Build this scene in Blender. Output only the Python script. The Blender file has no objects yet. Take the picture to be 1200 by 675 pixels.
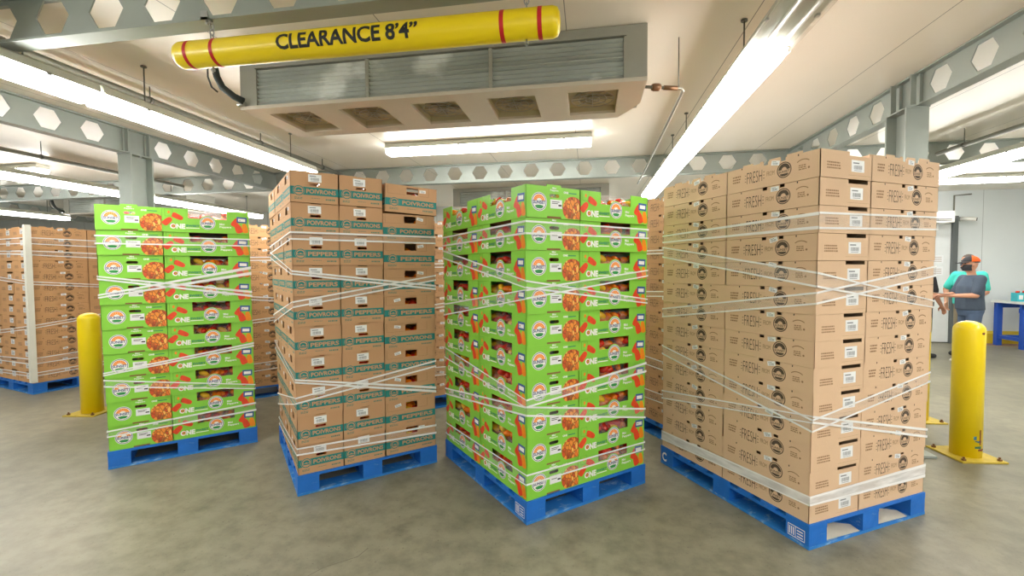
import bpy, bmesh, math, random
from mathutils import Vector, Matrix
from mathutils.geometry import tessellate_polygon
PI = math.pi
R = math.radians
rnd = random.Random(7)
scn = bpy.context.scene
COL = scn.collection

# ------------------------------------------------------------------ helpers
def lin(c):
    def f(v):
        v /= 255.0
        return v / 12.92 if v <= 0.04045 else ((v + 0.055) / 1.055) ** 2.4
    return (f(c[0]), f(c[1]), f(c[2]), 1.0)

def mat(name, rgb, rough=0.6, metal=0.0, vary=0.06, scale=9.0, bump=0.0, bscale=60.0, coat=0.0, spec=0.5, alpha=None):
    """procedural: base colour broken up by object-space noise"""
    m = bpy.data.materials.new(name); m.use_nodes = True
    nt = m.node_tree; b = nt.nodes['Principled BSDF']
    c = lin(rgb)
    tc = nt.nodes.new('ShaderNodeTexCoord')
    nz = nt.nodes.new('ShaderNodeTexNoise'); nz.inputs['Scale'].default_value = scale; nz.inputs['Detail'].default_value = 3
    nt.links.new(tc.outputs['Object'], nz.inputs['Vector'])
    mx = nt.nodes.new('ShaderNodeMix'); mx.data_type = 'RGBA'
    mx.inputs[6].default_value = tuple(v * (1 - vary) for v in c[:3]) + (1,)
    mx.inputs[7].default_value = tuple(min(1, v * (1 + vary)) for v in c[:3]) + (1,)
    nt.links.new(nz.outputs['Fac'], mx.inputs[0])
    nt.links.new(mx.outputs[2], b.inputs['Base Color'])
    b.inputs['Roughness'].default_value = rough
    b.inputs['Metallic'].default_value = metal
    b.inputs['Specular IOR Level'].default_value = spec
    b.inputs['Coat Weight'].default_value = coat
    b.inputs['Coat Roughness'].default_value = 0.1
    if bump:
        n2 = nt.nodes.new('ShaderNodeTexNoise'); n2.inputs['Scale'].default_value = bscale
        nt.links.new(tc.outputs['Object'], n2.inputs['Vector'])
        bp = nt.nodes.new('ShaderNodeBump'); bp.inputs['Strength'].default_value = bump; bp.inputs['Distance'].default_value = 0.01
        nt.links.new(n2.outputs['Fac'], bp.inputs['Height']); nt.links.new(bp.outputs[0], b.inputs['Normal'])
    if alpha is not None:
        b.inputs['Alpha'].default_value = alpha
    return m

def emit(name, rgb, strength):
    m = bpy.data.materials.new(name); m.use_nodes = True
    nt = m.node_tree; b = nt.nodes['Principled BSDF']
    b.inputs['Base Color'].default_value = lin((240, 240, 236))
    b.inputs['Emission Color'].default_value = lin(rgb)
    b.inputs['Emission Strength'].default_value = strength
    return m

class MB:
    def __init__(s): s.v = []; s.f = []; s.m = []; s.sm = []
    def add(s, vs, fs, m=0, smooth=False):
        o = len(s.v); s.v += [tuple(v) for v in vs]
        for f in fs: s.f.append(tuple(i + o for i in f)); s.m.append(m); s.sm.append(smooth)
    def box(s, x0, x1, y0, y1, z0, z1, m=0):
        s.add([(x0,y0,z0),(x1,y0,z0),(x1,y1,z0),(x0,y1,z0),(x0,y0,z1),(x1,y0,z1),(x1,y1,z1),(x0,y1,z1)],
              [(0,3,2,1),(4,5,6,7),(0,1,5,4),(1,2,6,5),(2,3,7,6),(3,0,4,7)], m)
    def prism(s, prof, axis, a, b, m=0):
        """profile (two coordinates) extruded along axis from a to b"""
        n = len(prof)
        def P(p, t): return {'x': (t, p[0], p[1]), 'y': (p[0], t, p[1]), 'z': (p[0], p[1], t)}[axis]
        s.add([P(p, a) for p in prof] + [P(p, b) for p in prof],
              [tuple(range(n)), tuple(range(2*n-1, n-1, -1))] + [(i, i+n, (i+1) % n + n, (i+1) % n) for i in range(n)], m)
    def plate(s, fr, outer, holes=(), t=0.004, m=0):
        """flat panel with holes: outline in (u,v), front face on the frame's plane, thickness backwards"""
        O, U, V, N = fr
        loops = [list(outer)] + [list(h) for h in holes]
        tris = tessellate_polygon([[Vector((p[0], p[1], 0)) for p in l] for l in loops])
        flat = [p for l in loops for p in l]; n = len(flat)
        vs = [O + U*p[0] + V*p[1] for p in flat]; vs += [v - N*t for v in vs]
        fs = [tuple(q) for q in tris] + [tuple(i + n for i in reversed(q)) for q in tris]
        k = 0
        for l in loops:
            c = len(l)
            for i in range(c): a, b = k+i, k+(i+1) % c; fs.append((a, b, b+n, a+n))
            k += c
        s.add(vs, fs, m)
    def poly(s, fr, pts, off=0.0006, m=0):
        O, U, V, N = fr
        s.add([O + U*p[0] + V*p[1] + N*off for p in pts], [tuple(range(len(pts)))], m)
    def rect(s, fr, u0, u1, v0, v1, off=0.0006, m=0, rot=0):
        pts = [(u0,v0),(u1,v0),(u1,v1),(u0,v1)]
        if rot:
            cx, cy = (u0+u1)/2, (v0+v1)/2; c, q = math.cos(rot), math.sin(rot)
            pts = [(cx+(a-cx)*c-(b-cy)*q, cy+(a-cx)*q+(b-cy)*c) for a, b in pts]
        s.poly(fr, pts, off, m)
    def disc(s, fr, cx, cy, rx, ry=None, off=0.0006, m=0, n=24, a0=0, a1=2*PI, rot=0):
        ry = ry or rx; c, q = math.cos(rot), math.sin(rot); pts = []
        full = abs(a1-a0-2*PI) < 1e-6
        for i in range(n + (0 if full else 1)):
            a = a0+(a1-a0)*i/n; x, y = rx*math.cos(a), ry*math.sin(a)
            pts.append((cx+x*c-y*q, cy+x*q+y*c))
        s.poly(fr, pts, off, m)
    def ring(s, fr, cx, cy, r0, r1, off=0.0006, m=0, n=24, a0=0, a1=2*PI):
        O, U, V, N = fr; vs = []; fs = []
        for i in range(n+1):
            a = a0+(a1-a0)*i/n
            for r in (r0, r1): vs.append(O + U*(cx+r*math.cos(a)) + V*(cy+r*math.sin(a)) + N*off)
        for i in range(n): fs.append((2*i, 2*i+1, 2*i+3, 2*i+2))
        s.add(vs, fs, m)
    def text(s, fr, t, u0, u1, v0, v1, off=0.0006, m=0, bold=0.0, rot=0):
        pts, tris = text2d(t, bold); O, U, V, N = fr
        cx, cy = (u0+u1)/2, (v0+v1)/2; c, q = math.cos(rot), math.sin(rot); vs = []
        for x, y in pts:
            a = (x-.5)*(u1-u0); b = (y-.5)*(v1-v0)
            vs.append(O + U*(cx+a*c-b*q) + V*(cy+a*q+b*c) + N*off)
        s.add(vs, tris, m)
    def tube(s, path, r, m=0, n=10, caps=True, r1=None):
        path = [Vector(p) for p in path]; k = len(path); vs = []; fs = []
        prev = None
        for i, p in enumerate(path):
            t = (path[min(i+1, k-1)] - path[max(i-1, 0)]).normalized()
            if prev is None:
                a = Vector((0,0,1)) if abs(t.z) < .9 else Vector((1,0,0)); x = t.cross(a).normalized()
            else: x = (prev - t*prev.dot(t)).normalized()
            prev = x; y = t.cross(x)
            rr = r if r1 is None else r + (r1-r)*i/(k-1)
            for j in range(n): vs.append(p + x*rr*math.cos(2*PI*j/n) + y*rr*math.sin(2*PI*j/n))
        for i in range(k-1):
            for j in range(n): fs.append((i*n+j, i*n+(j+1) % n, (i+1)*n+(j+1) % n, (i+1)*n+j))
        s.add(vs, fs, m, True)
        if caps:
            o = len(s.v) - n*k
            for idx in (list(range(n-1, -1, -1)), list(range((k-1)*n, k*n))): s.f.append(tuple(i+o for i in idx)); s.m.append(m); s.sm.append(False)
    def lathe(s, prof, m=0, n=24, c=(0,0,0), smooth=True):
        vs = []; fs = []; k = len(prof)
        for r, z in prof:
            for j in range(n): vs.append((c[0]+r*math.cos(2*PI*j/n), c[1]+r*math.sin(2*PI*j/n), c[2]+z))
        for i in range(k-1):
            for j in range(n): fs.append((i*n+j, i*n+(j+1) % n, (i+1)*n+(j+1) % n, (i+1)*n+j))
        s.add(vs, fs, m, smooth)
        o = len(s.v) - n*k
        for idx in (list(range(n-1, -1, -1)), list(range((k-1)*n, k*n))): s.f.append(tuple(i+o for i in idx)); s.m.append(m); s.sm.append(False)
    def ell(s, c, rad, rot=None, m=0, nu=8, nv=6):
        vs = []; fs = []; c = Vector(c)
        rot = rot or Matrix.Identity(3)
        for i in range(1, nv):
            a = PI*i/nv
            for j in range(nu):
                b = 2*PI*j/nu
                vs.append(c + rot @ Vector((rad[0]*math.sin(a)*math.cos(b), rad[1]*math.sin(a)*math.sin(b), rad[2]*math.cos(a))))
        vs.append(c + rot @ Vector((0,0,rad[2]))); vs.append(c + rot @ Vector((0,0,-rad[2])))
        T = len(vs)-2; B = T+1
        for i in range(nv-2):
            for j in range(nu): fs.append((i*nu+j, (i+1)*nu+j, (i+1)*nu+(j+1) % nu, i*nu+(j+1) % nu))
        for j in range(nu):
            fs.append((T, j, (j+1) % nu)); fs.append((B, (nv-2)*nu+(j+1) % nu, (nv-2)*nu+j))
        s.add(vs, fs, m, True)
    def mesh(s, name, mats):
        me = bpy.data.meshes.new(name); me.from_pydata(s.v, [], s.f)
        for m in mats: me.materials.append(m)
        me.polygons.foreach_set('material_index', s.m)
        me.polygons.foreach_set('use_smooth', s.sm)
        me.update(); return me
    def build(s, name, mats, parent=None, loc=None):
        if not isinstance(mats, (list, tuple)): mats = [mats]
        o = bpy.data.objects.new(name, s.mesh(name, mats)); COL.objects.link(o)
        if parent: o.parent = parent
        if loc: o.location = loc
        return o

_tc = {}
def text2d(t, bold=0.0):
    """outline text turned into flat triangles, fitted to a unit square"""
    k = (t, bold)
    if k in _tc: return _tc[k]
    cu = bpy.data.curves.new('lettering', 'FONT'); cu.body = t; cu.resolution_u = 3; cu.offset = bold; cu.fill_mode = 'FRONT'
    ob = bpy.data.objects.new('lettering', cu); COL.objects.link(ob)
    dg = bpy.context.evaluated_depsgraph_get(); ev = ob.evaluated_get(dg); me = ev.to_mesh()
    me.calc_loop_triangles()
    pts = [(v.co.x, v.co.y) for v in me.vertices]; tris = [tuple(q.vertices) for q in me.loop_triangles]
    ev.to_mesh_clear(); bpy.data.objects.remove(ob); bpy.data.curves.remove(cu)
    x0, x1 = min(p[0] for p in pts), max(p[0] for p in pts); y0, y1 = min(p[1] for p in pts), max(p[1] for p in pts)
    _tc[k] = ([((p[0]-x0)/(x1-x0), (p[1]-y0)/(y1-y0)) for p in pts], tris)
    return _tc[k]

def tag(o, label=None, cat=None, group=None, kind=None):
    for k, v in (('label', label), ('category', cat), ('group', group), ('kind', kind)):
        if v: o[k] = v
    return o
def thing(name, label, cat, loc=(0,0,0), rz=0, group=None):
    o = bpy.data.objects.new(name, None); COL.objects.link(o); o.empty_display_size = .1
    o.location = loc; o.rotation_euler = (0,0,rz)
    return tag(o, label, cat, group)
def struct(o): o['kind'] = 'structure'; return o
def copy_tree(o, parent=None):
    c = o.copy(); COL.objects.link(c)
    if parent: c.parent = parent
    for ch in list(o.children): copy_tree(ch, c)
    return c
def frame(O, U, V, N): return (Vector(O), Vector(U), Vector(V), Vector(N))
ORD = ['', 'bottom', 'second from the bottom', 'third from the bottom', 'fourth from the bottom', 'fifth from the bottom', 'sixth from the bottom', 'seventh from the bottom']
def level_words(i, n):
    """i counts from the bottom, 0-based"""
    top = n-1-i
    if top == 0: return 'topmost'
    if i == 0: return 'bottom one'
    w = ['', 'second', 'third', 'fourth', 'fifth', 'sixth', 'seventh']
    if top < 7: return w[top] + ' from the top'
    return w[i] + ' from the bottom'

# ------------------------------------------------------------------ materials
M = {}
M['green'] = mat('green_print', (136, 206, 68), .45, vary=.05, scale=5, spec=.4)
M['kraft'] = mat('kraft_card', (216, 184, 152), .75, vary=.05, scale=6, bump=.05, bscale=90, spec=.3)
M['kraftw'] = mat('warm_card', (206, 160, 114), .75, vary=.05, scale=6, bump=.05, bscale=90, spec=.3)
M['kraft2'] = mat('brown_card', (194, 152, 114), .75, vary=.05, scale=6, bump=.05, bscale=90, spec=.3)
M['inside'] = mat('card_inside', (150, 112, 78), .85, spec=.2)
M['ink'] = mat('dark_ink', (84, 70, 58), .8)
M['faint'] = mat('faint_ink', (150, 116, 84), .8)
M['teal'] = mat('teal_ink', (32, 126, 122), .7, vary=.06)
M['tealt'] = mat('teal_text', (90, 128, 110), .7)
M['white'] = mat('white_print', (240, 240, 236), .5, vary=.02)
M['sticker'] = mat('white_sticker', (232, 234, 236), .5, vary=.02)
M['navy'] = mat('navy_ink', (44, 62, 128), .5)
M['blueprint'] = mat('blue_label_print', (50, 92, 158), .5)
M['orange'] = mat('orange_print', (250, 146, 34), .5)
M['hill'] = mat('hill_green_print', (40, 146, 70), .5)
M['tealprint'] = mat('dark_teal_print', (20, 128, 96), .5)
M['redprint'] = mat('pepper_red_print', (226, 70, 28), .5, vary=.3, scale=30)
M['orprint'] = mat('pepper_orange_print', (246, 140, 20), .5, vary=.2, scale=30)
M['black'] = mat('black_ink', (26, 26, 26), .6)
M['dkgreen'] = mat('green_fold', (84, 158, 22), .55)
M['pred'] = mat('pepper_red', (206, 46, 24), .25, vary=.15, coat=.5)
M['porange'] = mat('pepper_orange', (238, 122, 20), .25, vary=.12, coat=.5)
M['pyellow'] = mat('pepper_yellow', (240, 188, 40), .25, vary=.12, coat=.5)
M['pgreen'] = mat('pepper_green', (70, 110, 30), .3, vary=.15)
M['bluepallet'] = mat('blue_paint', (22, 108, 200), .55, vary=.22, scale=7, bump=.25, bscale=25)
M['bluepallet2'] = mat('worn_blue_paint', (40, 124, 204), .6, vary=.28, scale=5, bump=.3, bscale=25)
M['rawwood'] = mat('bare_wood', (230, 220, 200), .7, vary=.15, scale=12)
M['yellow'] = mat('yellow_paint', (250, 220, 8), .35, vary=.05, scale=4, coat=.2)
M['redband'] = mat('red_tape', (204, 24, 36), .4)
M['signblack'] = mat('black_lettering', (30, 32, 30), .5)
M['steel'] = mat('galvanised_steel', (158, 166, 160), .45, metal=.35, vary=.14, scale=3.5, bump=.03, bscale=20)
M['zinc'] = mat('zinc_hardware', (170, 172, 172), .3, metal=.9)
M['housing'] = mat('fixture_white', (196, 198, 186), .5)
M['tubeglass'] = mat('unlit_tube', (236, 236, 230), .2)
M['clear'] = mat('clear_lens', (250, 250, 246), .05, alpha=.18)
M['pipe'] = mat('grey_pipe', (128, 128, 116), .4, metal=.4)
M['rod'] = mat('threaded_rod', (110, 110, 104), .4, metal=.7)
M['hose'] = mat('black_insulation', (46, 54, 52), .6)
M['copper'] = mat('copper_fitting', (134, 100, 72), .4, metal=.6)
M['evwhite'] = mat('evaporator_panel', (164, 164, 154), .35, vary=.05)
M['fanhole'] = mat('fan_recess_metal', (190, 182, 150), .5)  # olive-tan sheet metal lining the fan recesses
M['dark'] = mat('dark_gap', (38, 38, 34), .7)
M['edgeboard'] = mat('white_edge_board', (226, 226, 216), .6)
M['lit'] = emit('fluorescent_diffuser', (255, 253, 248), 11.0)

def film_material(name, lo, hi):
    """thin stretched plastic: partly clear, partly milky (scatters both ways)"""
    m = bpy.data.materials.new(name); m.use_nodes = True
    nt = m.node_tree; nt.nodes.clear()
    out = nt.nodes.new('ShaderNodeOutputMaterial')
    df = nt.nodes.new('ShaderNodeBsdfDiffuse'); df.inputs[0].default_value = (.93, .94, .95, 1)
    tl = nt.nodes.new('ShaderNodeBsdfTranslucent'); tl.inputs[0].default_value = (.93, .94, .95, 1)
    gl = nt.nodes.new('ShaderNodeBsdfGlossy'); gl.inputs['Roughness'].default_value = .25
    tr = nt.nodes.new('ShaderNodeBsdfTransparent')
    m1 = nt.nodes.new('ShaderNodeMixShader'); m1.inputs[0].default_value = .08
    m2 = nt.nodes.new('ShaderNodeMixShader'); m2.inputs[0].default_value = .06
    m3 = nt.nodes.new('ShaderNodeMixShader')
    nt.links.new(df.outputs[0], m1.inputs[1]); nt.links.new(tl.outputs[0], m1.inputs[2])
    nt.links.new(m1.outputs[0], m2.inputs[1]); nt.links.new(gl.outputs[0], m2.inputs[2])
    nt.links.new(tr.outputs[0], m3.inputs[1]); nt.links.new(m2.outputs[0], m3.inputs[2]); nt.links.new(m3.outputs[0], out.inputs[0])
    tc = nt.nodes.new('ShaderNodeTexCoord'); mp = nt.nodes.new('ShaderNodeMapping'); mp.inputs['Scale'].default_value = (4, 4, 22)
    nz = nt.nodes.new('ShaderNodeTexNoise'); nz.inputs['Scale'].default_value = 1.5; nz.inputs['Detail'].default_value = 4
    rp = nt.nodes.new('ShaderNodeMapRange'); rp.inputs[1].default_value = .35; rp.inputs[2].default_value = .75; rp.inputs[3].default_value = lo; rp.inputs[4].default_value = hi
    nt.links.new(tc.outputs['Object'], mp.inputs['Vector']); nt.links.new(mp.outputs[0], nz.inputs['Vector'])
    nt.links.new(nz.outputs['Fac'], rp.inputs[0]); nt.links.new(rp.outputs[0], m3.inputs[0])
    return m
M['film'] = film_material('stretch_film', .05, .24); M['wrapedge'] = film_material('film_edge', .9, 1.0)
M['bag'] = film_material('clear_bag', .04, .22); M['filmh'] = film_material('stretch_film_bunched', .6, .95); M['filmd'] = film_material('stretch_film_doubled', .1, .24)


def photo_material():
    """printed photograph of heaped small peppers: cells in red, orange and yellow"""
    m = bpy.data.materials.new('pepper_heap_print'); m.use_nodes = True
    nt = m.node_tree; b = nt.nodes['Principled BSDF']; b.inputs['Roughness'].default_value = .5
    tc = nt.nodes.new('ShaderNodeTexCoord'); mp = nt.nodes.new('ShaderNodeMapping')
    mp.inputs['Scale'].default_value = (52, 52, 30); mp.inputs['Rotation'].default_value = (.5, .4, .3)
    v = nt.nodes.new('ShaderNodeTexVoronoi'); v.inputs['Scale'].default_value = 1.0
    ve = nt.nodes.new('ShaderNodeTexVoronoi'); ve.feature = 'DISTANCE_TO_EDGE'; ve.inputs['Scale'].default_value = 1.0
    nt.links.new(tc.outputs['Object'], mp.inputs['Vector'])
    nt.links.new(mp.outputs[0], v.inputs['Vector']); nt.links.new(mp.outputs[0], ve.inputs['Vector'])
    sp = nt.nodes.new('ShaderNodeSeparateColor'); nt.links.new(v.outputs['Color'], sp.inputs[0])
    cr = nt.nodes.new('ShaderNodeValToRGB'); cr.color_ramp.interpolation = 'CONSTANT'
    e = cr.color_ramp.elements; e[0].position = 0; e[0].color = lin((208, 84, 36)); e[1].position = .2; e[1].color = lin((226, 118, 44))
    for p, c in ((.5, (238, 148, 54)), (.84, (246, 188, 92))):
        n = e.new(p); n.color = lin(c)
    nt.links.new(sp.outputs[0], cr.inputs[0])
    r2 = nt.nodes.new('ShaderNodeMapRange'); r2.inputs[1].default_value = .0; r2.inputs[2].default_value = .12
    nt.links.new(ve.outputs['Distance'], r2.inputs[0])
    mx = nt.nodes.new('ShaderNodeMix'); mx.data_type = 'RGBA'; mx.inputs[6].default_value = lin((128, 62, 32))
    nt.links.new(r2.outputs[0], mx.inputs[0]); nt.links.new(cr.outputs[0], mx.inputs[7]); nt.links.new(mx.outputs[2], b.inputs['Base Color'])
    return m
M['photo'] = photo_material()

def floor_material():
    m = bpy.data.materials.new('polished_concrete'); m.use_nodes = True
    nt = m.node_tree; b = nt.nodes['Principled BSDF']
    tc = nt.nodes.new('ShaderNodeTexCoord')
    def noise(sc, det, rough=.55):
        n = nt.nodes.new('ShaderNodeTexNoise'); n.inputs['Scale'].default_value = sc; n.inputs['Detail'].default_value = det; n.inputs['Roughness'].default_value = rough
        nt.links.new(tc.outputs['Object'], n.inputs['Vector']); return n
    a, c, d = noise(.8, 5), noise(7, 6, .65), noise(60, 3)
    cr = nt.nodes.new('ShaderNodeValToRGB'); e = cr.color_ramp.elements
    e[0].position = .3; e[0].color = lin((122, 119, 101)); e[1].position = .7; e[1].color = lin((150, 145, 125))
    nt.links.new(a.outputs['Fac'], cr.inputs[0])
    cr2 = nt.nodes.new('ShaderNodeValToRGB'); e = cr2.color_ramp.elements
    e[0].position = .28; e[0].color = (.58, .58, .56, 1); e[1].position = .6; e[1].color = (1, 1, 1, 1)
    nt.links.new(c.outputs['Fac'], cr2.inputs[0])
    cr3 = nt.nodes.new('ShaderNodeValToRGB'); e = cr3.color_ramp.elements
    e[0].position = .26; e[0].color = (.5, .48, .44, 1); e[1].position = .36; e[1].color = (1, 1, 1, 1)
    nt.links.new(d.outputs['Fac'], cr3.inputs[0])
    x = nt.nodes.new('ShaderNodeMix'); x.data_type = 'RGBA'; x.blend_type = 'MULTIPLY'; x.inputs[0].default_value = 1
    y = nt.nodes.new('ShaderNodeMix'); y.data_type = 'RGBA'; y.blend_type = 'MULTIPLY'; y.inputs[0].default_value = 1
    nt.links.new(cr.outputs[0], x.inputs[6]); nt.links.new(cr2.outputs[0], x.inputs[7])
    nt.links.new(x.outputs[2], y.inputs[6]); nt.links.new(cr3.outputs[0], y.inputs[7]); nt.links.new(y.outputs[2], b.inputs['Base Color'])
    r = nt.nodes.new('ShaderNodeMapRange'); r.inputs[3].default_value = .28; r.inputs[4].default_value = .55
    nt.links.new(c.outputs['Fac'], r.inputs[0]); nt.links.new(r.outputs[0], b.inputs['Roughness'])
    b.inputs['Specular IOR Level'].default_value = .4
    bp = nt.nodes.new('ShaderNodeBump'); bp.inputs['Strength'].default_value = .08; bp.inputs['Distance'].default_value = .01
    nt.links.new(c.outputs['Fac'], bp.inputs['Height']); nt.links.new(bp.outputs[0], b.inputs['Normal'])
    return m

def panel_material(name, rgb, rough, seam, axis=0, vary=.04):
    """insulated panels: thin dark seams at a regular spacing along one axis"""
    m = mat(name, rgb, rough, vary=vary, scale=1.3)
    nt = m.node_tree; b = nt.nodes['Principled BSDF']
    src = b.inputs['Base Color'].links[0].from_socket
    tc = [n for n in nt.nodes if n.type == 'TEX_COORD'][0]
    sp = nt.nodes.new('ShaderNodeSeparateXYZ'); nt.links.new(tc.outputs['Object'], sp.inputs[0])
    ad = nt.nodes.new('ShaderNodeMath'); ad.operation = 'ADD'; ad.inputs[1].default_value = seam[1]
    nt.links.new(sp.outputs[axis], ad.inputs[0])
    pp = nt.nodes.new('ShaderNodeMath'); pp.operation = 'PINGPONG'; pp.inputs[1].default_value = seam[0]/2
    nt.links.new(ad.outputs[0], pp.inputs[0])
    lt = nt.nodes.new('ShaderNodeMath'); lt.operation = 'LESS_THAN'; lt.inputs[1].default_value = .003
    nt.links.new(pp.outputs[0], lt.inputs[0])
    mx = nt.nodes.new('ShaderNodeMix'); mx.data_type = 'RGBA'; mx.inputs[7].default_value = lin(tuple(v*.62 for v in rgb))
    nt.links.new(lt.outputs[0], mx.inputs[0]); nt.links.new(src, mx.inputs[6]); nt.links.new(mx.outputs[2], b.inputs['Base Color'])
    return m
M['ceil'] = panel_material('ceiling_panel', (242, 235, 222), .32, (1.15, .14))
M['wall'] = panel_material('wall_panel', (224, 230, 231), .4, (1.15, .19))
M['wally'] = panel_material('side_wall_panel', (240, 244, 245), .4, (1.15, .3), axis=1)

# ------------------------------------------------------------------ the room
CEIL, BOT = 3.09, 2.82
XL, XR, YB, YF = -17.6, 10.2, 10.65, -4.0
XBL, XBR = -4.93, 2.63        # beam lines either side of the bay
YN, YK = 2.13, 6.52           # near and far cross beams

mb = MB(); mb.box(XL, XR, YF, YB, -.1, 0, 0)
ff = frame((0,0,0), (1,0,0), (0,1,0), (0,0,1))
mb.poly(ff, [(7.35,10.62),(7.35,10.3),(8.6,10.05),(10.1,10.05),(10.1,10.62)], .0008, 1)        # oxide-red paint by the wall
mb.poly(ff, [(7.35,10.3),(7.42,10.25),(8.6,10.0),(10.1,10.0),(10.1,10.05),(8.6,10.05)], .0012, 2)   # worn yellow line
crk = [(-1.83,1.73),(-1.75,1.79),(-1.6,1.86),(-1.47,1.96),(-1.4,2.0),(-1.35,2.09),(-1.22,2.2),(-1.2,2.28)]
for (a, b) in zip(crk, crk[1:]):
    d = (Vector(b)-Vector(a)).normalized(); n = Vector((-d.y, d.x))*.0016
    mb.poly(ff, [Vector(a)-n, Vector(b)-n, Vector(b)+n, Vector(a)+n], .0006, 3)
fl = struct(mb.build('floor', [floor_material(), mat('oxide_floor_paint', (146, 112, 104), .5), mat('worn_line_paint', (206, 196, 130), .6), mat('crack', (96, 92, 80), .9)]))
mb = MB(); mb.box(XL, XR, YF, YB, CEIL, CEIL+.1); struct(mb.build('ceiling', M['ceil']))
mb = MB(); mb.box(XL, XR, YB, YB+.12, 0, CEIL); struct(mb.build('wall_back', M['wall']))
mb = MB(); mb.box(XL, XR, YF-.12, YF, 0, CEIL); struct(mb.build('wall_front', M['wall']))
mb = MB(); mb.box(XL-.12, XL, YF, YB, 0, CEIL); struct(mb.build('wall_left', M['wally']))
mb = MB(); mb.box(XR, XR+.12, YF, YB, 0, CEIL); struct(mb.build('wall_right', M['wally']))
mb = MB(); mb.prism([(10.53,0),(10.65,0),(10.65,.24),(10.6,.24),(10.53,.2)], 'x', 7.35, XR); struct(mb.build('baseboard_back', mat('yellow_curb', (226, 196, 40), .5, vary=.12)))
# door in the back wall: white sliding leaf with a dark frame post
mb = MB(); mb.box(5.55, 7.2, 10.5, 10.6, .02, 2.42)
d1 = struct(mb.build('door_1', mat('door_white', (222, 226, 226), .4)))
mb = MB(); mb.box(7.2, 7.29, 10.44, 10.65, 0, 2.56); mb.box(5.5, 7.2, 10.44, 10.5, 2.42, 2.56)
for z in (.5, 1.3, 2.0): mb.box(7.29, 7.315, 10.5, 10.56, z, z+.06)
mb.build('door_frame', mat('dark_gasket', (92, 98, 98), .6), d1)
mb = MB(); nf = frame((0,10.5,0), (1,0,0), (0,0,1), (0,-1,0))
for z0, z1 in ((1.62,1.78),(1.38,1.55)):
    mb.rect(nf, 6.86, 7.08, z0, z1, .002, 0)
    for k in range(4): mb.rect(nf, 6.89, 7.05, z0+.03+k*.03, z0+.037+k*.03, .003, 1)
mb.build('notice', [M['sticker'], M['faint']], d1)

# ------------------------------------------------------------------ castellated beams
def hexagon(cx, cy, w=.225, h=.185): return [(cx-w/2,cy),(cx-w/4,cy-h/2),(cx+w/4,cy-h/2),(cx+w/2,cy),(cx+w/4,cy+h/2),(cx-w/4,cy+h/2)]
def beam(along, pos, a, b, first, pitch, label, skip=(), fw=.105):
    mb = MB(); L = b-a; holes = []
    k0 = math.ceil((a+.2-first)/pitch)
    c = first+k0*pitch
    while c < b-.2:
        if not any(p-.2 < c < p+.2 for p in skip): holes.append(hexagon(c-a, (CEIL-BOT)/2+.005))
        c += pitch
    if along == 'x': fr = frame((a, pos-.004, BOT), (1,0,0), (0,0,1), (0,-1,0))
    else: fr = frame((pos+.004, a, BOT), (0,1,0), (0,0,1), (1,0,0))
    H = CEIL-BOT-.004
    mb.plate(fr, [(0,.002),(L,.002),(L,H),(0,H)], holes, .008)
    for z0, z1 in ((BOT, BOT+.012), (CEIL-.016, CEIL-.004)):
        if along == 'x': mb.box(a, b, pos-fw/2, pos+fw/2, z0, z1)
        else: mb.box(pos-fw/2, pos+fw/2, a, b, z0, z1)
    o = mb.build('castellated_beam', M['steel']); return tag(o, label, 'beam')
CY = 4.28                     # columns stand at this depth on both beam lines
beam('x', YN, XBL+.06, XBR-.06, -2.95, .357, 'steel beam with hexagonal holes that the yellow clearance bar hangs from')
beam('x', YK, XBL+.06, XBR-.06, .704, .378, 'steel beam with hexagonal holes crossing behind the pallets under the ceiling light')
beam('y', XBL, YF+.02, YB-.02, 3.479, .385, 'long steel beam with hexagonal holes above the left column', skip=(CY, YN, YK))
beam('y', XBR, YF+.02, YB-.02, 3.976, .385, 'long steel beam with hexagonal holes above the right column', skip=(CY, YN, YK))
beam('x', YK, XBL-7.5, XBL-.06, -8.0, .378, 'far left cross beam with hexagonal holes beyond the white corner post stack')
beam('x', YK, XBR+.06, XR-.02, 4.1, .378, 'far right cross beam with hexagonal holes above the people')
beam('y', XBL-7.56, YF+.02, YB-.02, 3.479, .385, 'farthest left long steel beam, dark behind the brown stack')

def column(x, label):
    t = thing('steel_column', label, 'column', (x, CY, 0))
    H = BOT-.004
    for s, nm in ((-1, 'flange'), (1, 'flange')):
        m2 = MB(); m2.box(-.082, .082, s*.12-.008, s*.12+.008, .02, H); m2.build('flange', M['steel'], t)
    m2 = MB(); m2.box(-.006, .006, -.112, .112, .02, H); m2.build('web', M['steel'], t)
    m2 = MB(); m2.box(-.16, .16, -.2, .2, .001, .02); m2.build('base_plate', M['steel'], t)
    m2 = MB(); m2.box(-.085, .085, -.135, .135, H-.012, H-.0005); m2.build('cap_plate', M['steel'], t)
    for s in (-1, 1):
        for q in (-1, 1):
            m2 = MB(); m2.box(min(q*.012, q*.052), max(q*.012, q*.052), s*.12-.006, s*.12+.006, BOT+.014, CEIL-.018); m2.build('stiffener', M['steel'], t)
    m2 = MB()
    for q in (-1, 1): m2.lathe([(.014, -.022), (.014, -.012)], 0, 6, (q*.06, 0, H), False)
    m2.build('bolt', M['zinc'], t)
column(-4.905, 'galvanised steel column rising behind the leftmost green stack')
column(2.59, 'galvanised steel column rising behind the right brown stack')

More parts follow.
